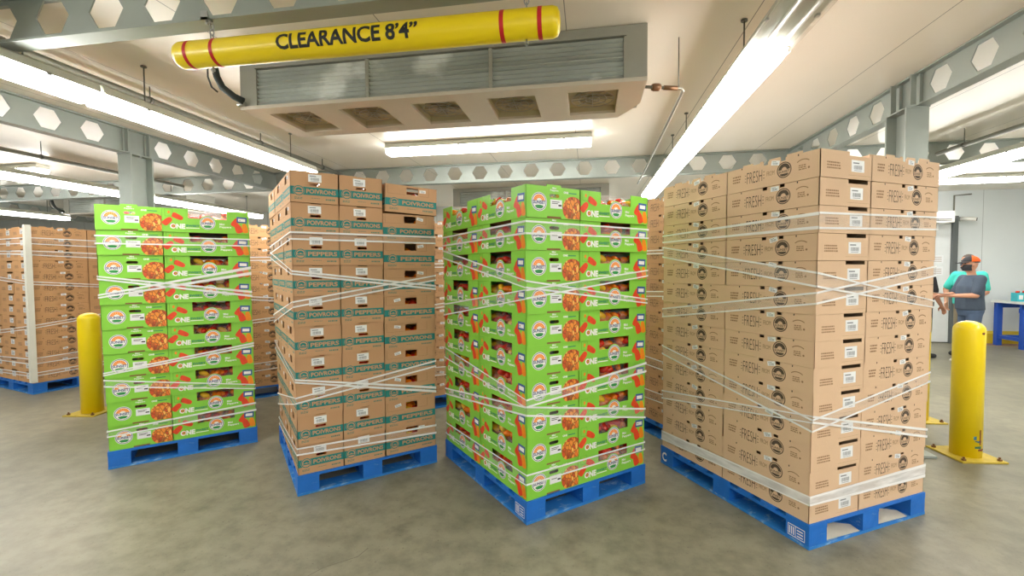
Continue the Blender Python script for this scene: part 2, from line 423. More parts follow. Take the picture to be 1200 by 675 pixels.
# ------------------------------------------------------------------ light fixtures
def strip_light(label, loc, rz, length=2.44, w=.2, rods=True, lit=True, group=None, drop=None):
    """loc: middle of the fixture at housing top; runs along local x"""
    t = thing('strip_light', label, 'ceiling light', loc, rz, group)
    L = length/2
    mb = MB(); mb.prism([(-w*.5,-.064),(w*.5,-.064),(w*.5,-.058),(w*.43,-.052),(w*.40,-.012),(w*.34,0),(-w*.34,0),(-w*.40,-.012),(-w*.43,-.052),(-w*.5,-.058)], 'x', -L, L, 0); mb.build('housing', M['housing'], t)
    mb = MB(); mb.prism([(-w*.47,-.066),(-w*.47,-.088),(-w*.36,-.128),(w*.36,-.128),(w*.47,-.088),(w*.47,-.066)], 'x', -L+.01, L-.01, 0); mb.build('diffuser', M['lit'] if lit else M['clear'], t)
    if not lit:
        for y in (-.045, .045):
            mb = MB(); mb.tube([(-L+.05,y,-.09),(L-.05,y,-.09)], .013, 0, 8); mb.build('tube', M['tubeglass'], t)
    for k in (-.75, -.25, .25, .75):
        for q in (-1, 1):
            mb = MB(); x = k*L; y = q*w*.47
            mb.box(x-.012, x+.012, y-.006, y+.012 if q < 0 else y+.006, -.075, -.056); mb.build('clip', M['zinc'], t)
    if rods:
        for k in (-.7, .7):
            mb = MB(); mb.tube([(k*L,0,-.001),(k*L,0,CEIL-loc[2]-.008)], .005, 0, 6); mb.lathe([(.02,CEIL-loc[2]-.012),(.02,CEIL-loc[2]-.002)], 0, 8, (k*L,0,0)); mb.build('hanger_rod', M['rod'], t)
    return t
ZL = 2.80
strip_light('long lit strip light at upper left, nearer of the two in its row', (-3.31, 1.37, ZL), PI/2)
strip_light('long lit strip light running back above the leftmost green stack', (-3.31, 3.83, ZL), PI/2)
strip_light('unlit strip light with bare tubes at the top right of the ceiling', (.965, 1.5, ZL), PI/2, w=.24, lit=False)
strip_light('bright strip light running back above the middle of the aisle, joined to the unlit one', (.965, 3.96, ZL), PI/2, w=.24)
strip_light('far strip light running on behind the right brown stack', (.965, 6.41, ZL), PI/2, w=.24)
strip_light('lit ceiling light crossing behind the white evaporator unit', (-1.2, 5.33, CEIL-.004), 0, 2.48, w=.2, rods=False)
strip_light('lit strip light low behind the left column', (-6.9, 5.0, ZL), PI/2)
strip_light('lit strip light continuing deep behind the left column', (-6.9, 7.46, ZL), PI/2)
strip_light('lit strip light in the left bay nearest the camera', (-6.9, 2.5, ZL), PI/2)
strip_light('short looking cross light on the left bay ceiling', (-8.9, 5.33, CEIL-.004), 0, 2.44, rods=False)
strip_light('farthest left strip light above the brown stack with the white post', (-11.1, 6.9, ZL), PI/2)
strip_light('strip light at right edge above the people', (4.42, 5.9, ZL), PI/2)
strip_light('strip light at right edge deep behind the right stack', (4.42, 8.36, ZL), PI/2)
strip_light('strip light in the right bay beside the camera', (4.42, 3.4, ZL), PI/2)
strip_light('strip light of the far right bay near the table', (8.0, 6.5, ZL), PI/2)
strip_light('cross light on the ceiling in front of the white door', (5.9, 8.9, CEIL-.004), 0, 2.44, rods=False)
strip_light('cross light on the ceiling behind the far evaporator', (-1.2, 9.9, CEIL-.004), 0, 2.48, rods=False)
# rows go on behind the camera; centre, inner, outer right are added fill
for nm, x, y in (('left', -3.31, -1.2), ('middle', .965, -1.0), ('added centre right fill', 2.2, -2.0), ('added inner right fill', 2.9, -.9), ('added outer right fill', 6.2, .6), ('right', 4.42, .9), ('far right', 4.42, -1.6), ('far left', -6.9, 0)):
    strip_light('strip light behind the camera in the %s row' % nm, (x, y, ZL), PI/2)

# ------------------------------------------------------------------ evaporators
def coil_material():
    m = mat('frosted_coil', (190, 196, 192), .5, metal=.1, vary=.25, scale=3)
    nt = m.node_tree; b = nt.nodes['Principled BSDF']; src = b.inputs['Base Color'].links[0].from_socket
    tc = [n for n in nt.nodes if n.type == 'TEX_COORD'][0]
    n = nt.nodes.new('ShaderNodeTexNoise'); n.inputs['Scale'].default_value = 2.2; n.inputs['Detail'].default_value = 5
    nt.links.new(tc.outputs['Object'], n.inputs['Vector'])
    r = nt.nodes.new('ShaderNodeMapRange'); r.inputs[1].default_value = .56; r.inputs[2].default_value = .66
    nt.links.new(n.outputs['Fac'], r.inputs[0])
    mx = nt.nodes.new('ShaderNodeMix'); mx.data_type = 'RGBA'; mx.inputs[7].default_value = lin((240, 244, 242))
    nt.links.new(r.outputs[0], mx.inputs[0]); nt.links.new(src, mx.inputs[6]); nt.links.new(mx.outputs[2], b.inputs['Base Color'])
    return m
M['coil'] = coil_material()
def evaporator(label, x0, x1, y0, hose=True):
    zb, zt = 2.73, CEIL-.004; W = x1-x0; D = .69
    t = thing('evaporator_unit', label, 'cooling unit', (x0, y0, zb))
    H = zt-zb
    mb = MB(); fr = frame((0,-.0,0), (1,0,0), (0,0,1), (0,-1,0))
    mb.box(0, W, .03, D-.02, .06, H)                                   # casing body behind the coil
    mb.box(0, .12, 0, .03, .024, H); mb.box(W-.13, W, 0, .03, .024, H)   # end panels
    mb.box(.12, W-.13, 0, .03, H-.062, H)                               # top rail
    for k in (1, 2): mb.box(.12+(W-.25)*k/3-.012, .12+(W-.25)*k/3+.012, -.006, .03, .024, H-.07)
    mb.box(.12, .135, -.003, .03, .024, H-.07); mb.box(W-.145, W-.13, -.003, .03, .024, H-.07)
    mb.build('casing', M['evwhite'], t)
    mb = MB()                                                           # corrugated coil face
    n = 9; z0, z1 = .026, H-.065; prof = []
    for i in range(n*4+1):
        z = z0+(z1-z0)*i/(n*4); prof.append((0.014+.012*math.cos(2*PI*i/4*1.0), z))
    prof += [(.029, z1), (.029, z0)]
    mb.prism(prof, 'x', .137, W-.147)
    mb.box(.137, W-.147, .002, .012, (z0+z1)/2-.004, (z0+z1)/2+.004)
    mb.build('coil', M['coil'], t)
    # drain pan with square fan openings and a cut corner at the right
    cxs = [W*(k+.55)/5.15 for k in range(5)]
    holes = [[(c-.17,-(.27-.15)),(c+.17,-(.27-.15)),(c+.17,-.57),(c-.17,-.57)] for c in cxs]
    mb = MB(); pf = frame((0,0,0), (1,0,0), (0,-1,0), (0,0,-1))
    mb.plate(pf, [(0,0),(W,0),(W,-.4),(W-.14,-D),(0,-D)], holes, .02)
    mb.box(0, W, -.004, .004, .02, .024); mb.box(-.004, .004, 0, D, .0, .055)
    mb.box(0, W-.14, D-.004, D+.004, .0, .055)
    mb.build('drain_pan', mat('pan_white', (214, 206, 192), .3, vary=.05), t)
    for c in cxs:
        f = MB(); f.box(c-.172, c+.172, .118, .572, .058, .062, 0)
        for s in (c-.172, c+.168): f.box(s, s+.004, .118, .572, .02, .06, 0)
        f.box(c-.172, c+.172, .118, .122, .02, .06, 0); f.box(c-.172, c+.172, .568, .572, .02, .06, 0)
        fo = f.build('fan_recess', M['fanhole'], t)
        g = MB()
        for r in (.05, .1, .15): g.tube([(c+r*math.cos(a*PI/12), .345+r*math.sin(a*PI/12), .028) for a in range(25)], .0025, 0, 5, False)
        for a in range(4): g.tube([(c+.15*math.cos(a*PI/4), .345+.15*math.sin(a*PI/4), .028), (c-.15*math.cos(a*PI/4), .345-.15*math.sin(a*PI/4), .028)], .0025, 0, 5)
        g.build('fan_guard', M['zinc'], fo)
        b = MB()
        for k in range(4):
            a = k*PI/2+.4; d = Vector((math.cos(a), math.sin(a), 0)); e = Vector((-d.y, d.x, 0))
            q = [Vector((c,.345,.044))+d*.03-e*.02, Vector((c,.345,.042))+d*.13-e*.06, Vector((c,.345,.052))+d*.13+e*.05, Vector((c,.345,.048))+d*.03+e*.02]
            b.add(q+[v+Vector((0,0,.002)) for v in q], [(0,1,2,3),(7,6,5,4),(0,4,5,1),(1,5,6,2),(2,6,7,3),(3,7,4,0)])
        b.lathe([(.035,.034),(.035,.055)], 0, 12, (c,.345,0)); b.build('fan_blade', mat('fan_blade_metal', (150, 142, 116), .5), fo)
    if hose:
        mb = MB(); mb.tube([(-.1,-.13,H-.005),(-.095,-.13,H-.08),(-.085,-.12,.2),(-.06,-.1,.13),(0,-.06,.075),(.05,-.03,.05)], .024, 0, 10); mb.build('insulated_hose', M['hose'], t)
        mb = MB(); mb.tube([(-.15,-.13,H-.005),(-.15,-.13,.2),(-.13,-.12,.13),(-.1,-.1,.1)], .006, 0, 6); mb.build('cable', M['hose'], t)
        mb = MB(); mb.tube([(-.01,-.012,.035),(.05,-.012,.035)], .016, 0, 8); mb.build('hose_fitting', M['zinc'], t)
    return t
evaporator('large white evaporator unit on the ceiling behind the yellow clearance bar', -2.54, .37, 3.03)
evaporator('far evaporator unit on the ceiling seen below the hexagonal back beam', -2.54, .37, 8.4, False)
evaporator('evaporator unit deep in the left bay above the brown stack', -10.55, -7.65, 7.65, True)

# drain line from the right end of the evaporator
t = thing('drain_pipe', 'thin drain pipe with brown valve running back from the evaporator right end', 'pipe', (0,0,0))
mb = MB(); mb.tube([(.374,3.2,2.755),(.62,3.25,2.745),(.635,3.28,2.74),(.66,5.7,2.7),(.66,6.36,2.69)], .011, 0, 8); mb.build('pipe_run', M['pipe'], t)
mb = MB(); mb.lathe([(.02,-.03),(.026,-.015),(.026,.015),(.02,.03)], 0, 10); v = mb.build('valve', M['copper'], t); v.location = (.45,3.215,2.752); v.rotation_euler = (0,PI/2,.2)
mb = MB(); mb.tube([(.5,3.225,2.75),(.59,3.243,2.747)], .016, 0, 8); mb.build('pipe_sleeve', M['copper'], t)
mb = MB()
mb.tube([(.6,3.247,2.747),(.6,3.247,CEIL-.006)], .0035, 0, 6); mb.build('hanger_rod', M['rod'], t)

def pipe_line(label, x, z, y0, y1, hangers, r=.026):
    t = thing('ceiling_pipe', label, 'pipe')
    mb = MB(); mb.tube([(x,y0,z),(x,y1,z)], r, 0, 12); mb.build('pipe_run', M['pipe'], t)
    for y in hangers:
        mb = MB(); mb.tube([(x,y,z+r),(x,y,CEIL-.005)], .005, 0, 6); mb.lathe([(r+.006,-.012),(r+.006,.012)], 0, 12, (0,0,0)); 
        mb2 = MB(); mb2.tube([(x,y,z+r),(x,y,CEIL-.005)], .005, 0, 6); mb2.tube([(x,y-.014,z),(x,y+.014,z)], r+.005, 0, 12)
        mb2.build('pipe_hanger', M['rod'], t)
    return t
tp = pipe_line('grey pipe hung along the ceiling beside the left strip lights', -3.62, 2.97, -3.6, 6.3, (3.3, 4.6, 5.8), .027)
mb = MB(); mb.tube([(-3.62,2.25,2.97),(-3.62,2.33,2.97)], .042, 0, 12); mb.tube([(-3.62,2.36,2.97),(-3.62,2.38,2.97)], .034, 0, 12); mb.build('coupling', M['pipe'], tp)
pipe_line('dark pipe under the ceiling left of the left column', -6.35, 2.9, 0, 6.3, (3.2, 4.4, 5.6), .025)
pipe_line('dark pipe under the ceiling right of the right column', 4.15, 2.9, 0, 6.3, (4.6, 5.9), .025)

# ------------------------------------------------------------------ clearance bar
def clearance_bar():
    xa, xb, y, z, r = -2.115, -.123, 2.1, 2.66, .067
    t = thing('clearance_bar', 'yellow hanging clearance bar lettered in black with four red bands', 'sign', (xa, y, z)); t.rotation_euler.y = .005
    L = xb-xa
    prof = [(0.001,0),(r*.6,.003),(r*.9,.014),(r,.035),(r,L-.035),(r*.9,L-.014),(r*.6,L-.003),(0.001,L)]
    mb = MB(); n = 32; vs = []; fs = []
    for q, x in prof:
        for j in range(n): vs.append((x, q*math.cos(2*PI*j/n), q*math.sin(2*PI*j/n)))
    for i in range(len(prof)-1):
        for j in range(n): fs.append((i*n+j, i*n+(j+1) % n, (i+1)*n+(j+1) % n, (i+1)*n+j))
    mb.add(vs, fs, 0, True); tb = mb.build('tube', M['yellow'], t)
    for x in (.092, .245, L-.262, L-.09):
        b = MB(); vs = []; fs = []
        for xx in (x-.01, x+.01):
            for j in range(n): vs.append((xx, (r+.001)*math.cos(2*PI*j/n), (r+.001)*math.sin(2*PI*j/n)))
        for j in range(n): fs.append((j, (j+1) % n, n+(j+1) % n, n+j))
        b.add(vs, fs, 0, True); tag(b.build('band', M['redband'], t), 'red band')
    # lettering bent round the tube
    txt, tris = text2d('CLEARANCE 8\u20194\u201d', .03)
    bm = bmesh.new(); bv = [bm.verts.new((p[0]*.725, p[1]*.074, 0)) for p in txt]
    for q in tris:
        try: bm.faces.new([bv[i] for i in q])
        except ValueError: pass
    for k in range(1, 12):
        bmesh.ops.bisect_plane(bm, geom=bm.verts[:]+bm.edges[:]+bm.faces[:], plane_co=(0,.074*k/12,0), plane_no=(0,1,0))
    for v in bm.verts:
        a = (v.co.y-.037)/r - .1; x = v.co.x+.612
        v.co = Vector((x, -(r+.0015)*math.cos(a), (r+.0015)*math.sin(a)))
    me = bpy.data.meshes.new('lettering'); bm.to_mesh(me); bm.free(); me.materials.append(M['signblack'])
    o = bpy.data.objects.new('lettering', me); COL.objects.link(o); o.parent = t
    for x in (.2, L-.155):
        b = MB()
        b.lathe([(.004,-r-.03),(.004,-r)], 0, 8, (x,0,0)); b.lathe([(.011,-r-.022),(.011,-r-.012)], 0, 6, (x,0,0), False); b.build('eye_bolt', M['zinc'], t)
        c = MB(); zz = r
        k = 0
        while zz < BOT-z-.02:
            pts = []
            for a in range(13):
                u, w_ = .011*math.cos(a*PI/6), .017*math.sin(a*PI/6)
                pts.append((x+(u if k % 2 else 0), (0 if k % 2 else u), zz+.014+w_))
            c.tube(pts, .003, 0, 6, False); zz += .025; k += 1
        c.build('chain', M['zinc'], t)
        b = MB(); zt = BOT-z
        b.box(x-.02, x+.02, -.05, -.015, zt-.014, zt-.001); b.box(x-.02, x+.02, -.05, -.042, zt-.014, zt+.03); b.lathe([(.007,zt-.03),(.007,zt-.012)], 0, 8, (x,-.03,0)); b.build('beam_clamp', M['zinc'], t)
clearance_bar()

# ------------------------------------------------------------------ bollards
def bollard(x, y, label, chips=False, rz=.12):
    t = thing('bollard', label, 'bollard', (x, y, 0), rz, None)
    mb = MB(); r = .098
    prof = [(r,.012),(r,1.03)]
    for k in range(1, 7): a = k*PI/14; prof.append((r*math.cos(a), 1.03+.07*math.sin(a)))
    prof.append((.001,1.1)); mb.lathe(prof, 0, 28); mb.build('post', M['yellow'], t)
    mb = MB(); mb.box(-.17, .17, -.17, .17, .001, .012)
    mb.build('base_plate', mat('worn_yellow_plate', (188, 164, 52), .6, vary=.35, scale=14), t)
    for sx in (-1, 1):
        for sy in (-1, 1):
            mb = MB(); mb.lathe([(.016,.012),(.016,.026),(.008,.026),(.008,.04)], 0, 6, (sx*.135,sy*.135,0), False); mb.build('anchor_bolt', M['copper'], t)
    if chips:
        mb = MB()
        for a, z, w, h, m in ((-1.5,.09,.05,.02,0),(-1.35,.12,.012,.12,1),(-1.5,.14,.05,.014,2),(-1.75,.16,.02,.03,2),(-1.2,.07,.06,.014,1),(-1.35,1.0,.028,.014,1)):
            vs = []
            for k in range(5):
                aa = a+(k-2)*w/4/.098
                for q in (0, 1): vs.append((math.cos(aa)*.0988, math.sin(aa)*.0988, z+q*h+rnd.uniform(-.004,.004)))
            mb.add(vs, [(2*k,2*k+2,2*k+3,2*k+1) for k in range(4)], m)
        mb.build('paint_chip', [mat('chip_green', (60, 110, 84), .6), mat('chip_rust', (120, 56, 40), .7), mat('chip_blue', (50, 110, 130), .6)], t)
bollard(3.03, 4.2, 'yellow steel bollard with chipped base right of the brown stack', True)
bollard(-5.38, 4.1, 'yellow steel bollard left of the leftmost green stack')
bollard(3.27, 5.15, 'yellow bollard mostly hidden behind the right brown stack')

# ------------------------------------------------------------------ pallets
PW, PD, PH = 1.016, 1.219, .14
def pallet_proto():
    t = thing('pallet', '', 'pallet')
    bp, bw = M['bluepallet'], M['bluepallet2']
    n = 7; wd = [.14,.1,.1,.14,.1,.1,.14]; gap = (PD-sum(wd))/(n-1); y = 0
    for k in range(n):
        mb = MB(); mb.box(0, PW, y, y+wd[k], .122, PH); mb.build('deck_board', bp, t); y += wd[k]+gap
    for x in (0, PW/2-.07, PW-.14):
        mb = MB(); mb.box(x, x+.14, 0, PD, .104, .1215); mb.build('stringer_board', bp, t)
        for j, yy in enumerate((0, PD/2-.07, PD-.14)):
            mb = MB(); w = .14
            mb.box(x+.001, x+w-.001, yy+.001, yy+w-.001, .0195, .1035); mb.build('block', bp, t)
    for (a, b, c, d) in ((0,.14,.1405,PD-.1405),(PW-.14,PW,.1405,PD-.1405),(PW/2-.07,PW/2+.07,.1405,PD-.1405),(0,PW,0,.14),(0,PW,PD-.14,PD)):
        mb = MB(); mb.box(a, b, c, d, .002, .019); mb.build('bottom_board', bw, t)
    return t
def wear(m, lo, hi, col):
    nt = m.node_tree; b = nt.nodes['Principled BSDF']; src = b.inputs['Base Color'].links[0].from_socket
    tc = [n for n in nt.nodes if n.type == 'TEX_COORD'][0]
    mp = nt.nodes.new('ShaderNodeMapping'); mp.inputs['Scale'].default_value = (9, 14, 30)
    n = nt.nodes.new('ShaderNodeTexNoise'); n.inputs['Scale'].default_value = 1.2; n.inputs['Detail'].default_value = 6; n.inputs['Roughness'].default_value = .7
    nt.links.new(tc.outputs['Object'], mp.inputs['Vector']); nt.links.new(mp.outputs[0], n.inputs['Vector'])
    r = nt.nodes.new('ShaderNodeMapRange'); r.inputs[1].default_value = lo; r.inputs[2].default_value = hi
    nt.links.new(n.outputs['Fac'], r.inputs[0])
    mx = nt.nodes.new('ShaderNodeMix'); mx.data_type = 'RGBA'; mx.inputs[7].default_value = lin(col)
    nt.links.new(r.outputs[0], mx.inputs[0]); nt.links.new(src, mx.inputs[6]); nt.links.new(mx.outputs[2], b.inputs['Base Color'])
wear(M['bluepallet'], .6, .78, (120, 164, 204)); wear(M['bluepallet2'], .54, .7, (150, 186, 212))
proto_pallet = pallet_proto(); used_proto = [False]
def pallet(x, y, yaw, label, stencil=False, bare=False):
    if not used_proto[0]: o = proto_pallet; used_proto[0] = True
    else: o = copy_tree(proto_pallet)
    o.location = (x, y, 0); o.rotation_euler.z = yaw; o['label'] = label; o['group'] = 'blue wooden pallets'
    if stencil:
        mb = MB(); f = frame((0,PD,0), (0,-1,0), (0,0,1), (-1,0,0)); u = PD-.125
        for a in ((u,u+.1,.03,.034),(u,u+.1,.092,.096),(u,u+.003,.03,.096),(u+.098,u+.101,.03,.096),(u+.045,u+.048,.03,.096)): mb.rect(f, *a, .001)
        for k in range(3): mb.rect(f, u+.055, u+.09, .042+k*.016, .048+k*.016, .001); mb.rect(f, u+.008+k*.012, u+.014+k*.012, .04, .085, .001)
        if bare:
            m3 = MB(); m3.text(f, 'C', .02, .07, .03, .1, .001, 0, .03); tag(m3.build('painted_letter', M['white'], o), 'white painted letter')
        tag(mb.build('stencil', M['white'], o), 'white stencilled mark')
    if bare:
        for (a, b, c) in ((.16,.42,0),(.6,.85,1)):
            mb = MB(); mb.poly(frame((0,0,.0195), (1,0,0), (0,1,0), (0,0,1)), [(a,.012),(b,.004),(b+.02,.07),(b-.06,.128),(a+.1,.12),(a-.01,.09)], .001); mb.build('bare_patch', M['rawwood'], o)
    return o

# ------------------------------------------------------------------ cartons
def faces4(L, W):
    return dict(front=frame((-L/2,-W/2,0),(1,0,0),(0,0,1),(0,-1,0)), back=frame((L/2,W/2,0),(-1,0,0),(0,0,1),(0,1,0)),
                right=frame((L/2,-W/2,0),(0,1,0),(0,0,1),(1,0,0)), left=frame((-L/2,W/2,0),(0,-1,0),(0,0,1),(-1,0,0)))
def outline(w, h, bumps, notch=None):
    """box-wall outline: bumps = (u0,u1,dv) along the top (negative = dip), notch = (u0,u1,dv) along the bottom"""
    pts = [(0,0)]
    for (a, b, d) in (notch or []): pts += [(a,0),(a,d),(b,d),(b,0)]
    pts += [(w,0),(w,h)]
    for (a, b, d) in sorted(bumps, reverse=True): pts += [(b,h),(b,h+d),(a,h+d),(a,h)]
    pts.append((0,h)); return pts

def logo_green(mb, f, cx, cy, r):
    W, NV, OR, HL = 1, 2, 3, 4
    mb.disc(f, cx, cy, r, None, .0006, W, 28)
    mb.ring(f, cx, cy, r*.86, r*.93, .0009, NV, 28)
    mb.ring(f, cx, cy+r*.02, r*.36, r*.74, .0009, OR, 16, .12, PI-.12)
    for k in range(8):
        a = .25+(PI-.5)*k/7; c, s = math.cos(a), math.sin(a)
        mb.poly(f, [(cx+r*.46*c-r*.02*s, cy+r*.02+r*.46*s+r*.02*c), (cx+r*.75*c, cy+r*.02+r*.75*s), (cx+r*.46*c+r*.02*s, cy+r*.02+r*.46*s-r*.02*c)], .0012, W)
    mb.text(f, 'SUNSET', cx-r*.8, cx+r*.8, cy-r*.25, cy+r*.12, .0015, NV, .03)
    mb.poly(f, [(cx-r*.55,cy-r*.5),(cx+r*.55,cy-r*.5),(cx+r*.3,cy-r*.72),(cx-r*.3,cy-r*.72)], .0012, HL)
    mb.disc(f, cx, cy-r*.5, r*.55, r*.16, .0012, HL, 12, 0, PI)

GM = ['green', 'white', 'navy', 'orange', 'hill', 'redprint', 'orprint', 'blueprint', 'tealprint', 'photo', 'inside', 'dkgreen', 'black', 'sticker']
def pepper_print(mb, f, cx, cy, l, w, a, m, off=.0008):
    pts = []
    for i in range(18):
        t = 2*PI*i/18; c_, s_ = math.cos(t), math.sin(t)
        x = l/2*math.copysign(abs(c_)**.6, c_); y = w/2*math.copysign(abs(s_)**.6, s_)*(1-.22*c_)
        pts.append((cx+x*math.cos(a)-y*math.sin(a), cy+x*math.sin(a)+y*math.cos(a)))
    mb.poly(f, pts, off, m)
def green_long(mb, f, L, H, top):
    a, b = L*.285, L*.73; c = L*.505; dip = H*.40
    r = .054; cyl = H*.43
    # wall with a window cut into its top edge and a round tongue behind the logo rising into it
    pts = [(0,0),(L,0),(L,H),(b,H),(b,H-dip)]
    yb = H-dip; hw = math.sqrt(max(0, (r*1.1)**2-(yb-cyl)**2))
    a0 = math.atan2(yb-cyl, hw)
    for i in range(13):
        t = a0+(PI-2*a0)*i/12; pts.append((c+r*1.1*math.cos(t), cyl+r*1.1*math.sin(t)))
    pts += [(a,H-dip),(a,H),(0,H)]
    mb.plate(f, pts, (), .004, 0)
    if not top: mb.rect(f, .0, L, H-.0035, H-.001, .0005, 11) if False else None
    logo_green(mb, f, c, cyl, r)
    # folded tab, pepper pieces, words
    mb.rect(f, .018, .07, H*.66, H*.97, .0006, 11); mb.rect(f, .02, .0685, H*.67, H*.965, .0008, 0)
    mb.disc(f, .045, H*.83, .008, .012, .001, 6)
    pepper_print(mb, f, .1, H*.66, .08, .04, -.5, 5); pepper_print(mb, f, .034, H*.45, .075, .042, .8, 5, .001)
    mb.text(f, 'ONE', .05, .15, H*.14, H*.36, .0008, 1, .05); mb.ring(f, .072, H*.255, .006, .013, .0012, 5, 12)
    mb.text(f, 'SWEET', .155, .245, H*.24, H*.33, .0008, 8, .04)
    mb.rect(f, .155, .245, H*.175, H*.205, .0008, 1)
    mb.text(f, 'Mini', .385, .42, H*.36, H*.45, .0008, 1, .03); mb.text(f, 'Peppers', .385, .468, H*.22, H*.33, .0008, 1, .03)
    pepper_print(mb, f, L*.835, H*.52, .08, .042, 1.0, 5); pepper_print(mb, f, L*.87, H*.24, .08, .05, 1.9, 5, .0009); pepper_print(mb, f, L*.95, H*.26, .082, .04, 1.75, 6, .001)
    mb.rect(f, L*.85, L*.975, H*.5, H*.76, .0014, 7, -.05); mb.rect(f, L*.868, L*.957, H*.56, H*.69, .0018, 1, -.05)
def green_end(mb, f, W, H):
    tabs = [(W*.37,W*.63,.012)]; notch = [(W*.37,W*.63,.0125)]
    hole = [(W*.44,H*.66),(W*.58,H*.66),(W*.6,H*.69),(W*.6,H*.74),(W*.58,H*.77),(W*.44,H*.77),(W*.42,H*.74),(W*.42,H*.69)]
    mb.plate(f, outline(W, H, tabs, notch), [hole], .004, 0)
    logo_green(mb, f, W*.23, H*.5, .055)
    mb.text(f, 'Mini', W*.47, W*.54, H*.93, H*.99, .0008, 1, .03); mb.text(f, 'Peppers', W*.43, W*.58, H*.85, H*.92, .0008, 1, .03)
    mb.text(f, 'ONE', W*.68, W*.77, H*.82, H*.89, .0008, 1, .05); mb.rect(f, W*.78, W*.93, H*.83, H*.86, .0008, 8)
    mb.rect(f, W*.43, W*.65, H*.32, H*.6, .0008, 13)
    for k in range(3): mb.rect(f, W*.46, W*(.6-.03*k), H*(.52-.05*k), H*(.54-.05*k), .0012, 12) if k < 2 else None
    mb.rect(f, W*.58, W*.64, H*.4, H*.45, .0012, 12)
    # heap of peppers: a round-topped picture running off the right edge
    cx, cy, rr = W*.865, H*.34, H*.44
    pts = []
    for i in range(40):
        t = 2*PI*i/40; pts.append((min(W-.001, cx+rr*math.cos(t)), max(.004, cy+rr*math.sin(t)*.92)))
    mb.poly(f, pts, .0007, 9)

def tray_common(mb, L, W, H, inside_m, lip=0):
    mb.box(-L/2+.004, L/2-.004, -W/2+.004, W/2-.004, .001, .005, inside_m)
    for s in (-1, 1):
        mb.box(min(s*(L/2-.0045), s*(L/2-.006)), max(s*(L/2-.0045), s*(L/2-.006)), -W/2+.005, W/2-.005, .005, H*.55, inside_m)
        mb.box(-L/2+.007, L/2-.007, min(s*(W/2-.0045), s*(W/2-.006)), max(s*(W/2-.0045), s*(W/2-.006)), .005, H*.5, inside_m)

def green_mesh(H):
    L, W = .598, .398; mb = MB(); F = faces4(L, W); h = H-.0015
    for k in ('front', 'back'): green_long(mb, F[k], L, h, False)
    for k in ('right', 'left'): green_end(mb, F[k], W, h)
    tray_common(mb, L, W, h, 10)
    return mb.mesh('printed_tray', [M[k] for k in GM])

KM = ['kraft', 'ink', 'faint', 'inside', 'black']
def bars(mb, f, u0, u1, v0, v1, n, m, seed=0):
    q = random.Random(seed)
    for k in range(n):
        v = v0+(v1-v0)*(k+.2)/n; u = u0
        while u < u1-.004:
            w = min(q.uniform(.006,.016), u1-u); mb.rect(f, u, u+w, v, v+(v1-v0)*.55/n, .0006, m); u += w+.003
def logo_brown(mb, f, cx, cy, r, m=1):
    mb.ring(f, cx, cy, r*.88, r, .0006, m, 26)
    mb.ring(f, cx, cy, r*.36, r*.8, .0006, m, 16, .05, PI-.05)
    mb.text(f, 'SUNSET', cx-r*.76, cx+r*.76, cy-r*.36, cy-r*.05, .0006, m, .02)
    mb.disc(f, cx, cy-r*.46, r*.6, r*.32, .0006, m, 12, PI, 2*PI)
def kraft_long(mb, f, L, H, top):
    tabs = []
    dips = [(.262,.292,-.017),(.372,.402,-.017)]
    if top: tabs = [(.12,.19,.011),(.24,.26,.008),(.30,.37,.009),(.41,.5,.012)]
    mb.plate(f, outline(L, H, dips+tabs), (), .004, 0)
    bars(mb, f, .045, .105, H*.38, H*.72, 3, 2, 1)
    mb.text(f, 'FRESH', .15, .255, H*.27, H*.74, .0006, 1, -.012)
    for s in (.135, .262):
        for k in range(3): mb.rect(f, s, s+.009, H*(.36+.13*k), H*(.385+.13*k), .0006, 1)
    mb.text(f, 'FROM', .285, .335, H*.42, H*.6, .0006, 2, 0)
    logo_brown(mb, f, .395, H*.52, .044)
    mb.ring(f, .505, H*.35, .055, .06, .0006, 2, 10, PI*.3, PI*.7); bars(mb, f, .48, .525, H*.36, H*.58, 3, 2, 2); mb.disc(f, .537, H*.42, .006, .006, .0006, 2, 8)
    for u in (.11, .475): mb.rect(f, u, u+.006, H-.012, H-.002, .0007, 4)
def kraft_end(mb, f, W, H, top):
    dips = [(W*.55,W*.94,-.02)]
    mb.plate(f, outline(W, H, dips), (), .004, 0)
    bars(mb, f, W*.12, W*.38, H*.3, H*.6, 3, 2, 3)
    mb.rect(f, W*.53, W*.97, H*.14, H*.146, .0006, 2)
def kraft_mesh(H, top, m='kraft'):
    L, W = .598, .398; mb = MB(); F = faces4(L, W); h = H-.0015
    for k in ('front', 'back'): kraft_long(mb, F[k], L, h, top)
    for k in ('right', 'left'): kraft_end(mb, F[k], W, h, top)
    tray_common(mb, L, W, h, 3)
    return mb.mesh('printed_tray', [M[m if k == 'kraft' else k] for k in KM])
def sticker_mesh(w, h, dense=True):
    mb = MB(); f = frame((0,0,0), (1,0,0), (0,0,1), (0,-1,0))
    mb.plate(f, [(-w/2,-h/2),(w/2,-h/2),(w/2,h/2),(-w/2,h/2)], (), .0003, 0)
    q = random.Random(3)
    mb.rect(f, -w*.38, w*.1, h*.2, h*.3, .0003, 1)
    u = -w*.32
    while u < w*.32: e = q.uniform(.0012,.003); mb.rect(f, u, u+e, -h*.28, h*.06, .0003, 1); u += e+q.uniform(.0015,.003)
    mb.rect(f, -w*.3, w*.3, -h*.4, -h*.36, .0003, 1)
    return mb.mesh('label_sticker', [M['sticker'], mat('barcode_ink', (120, 124, 130), .6)])

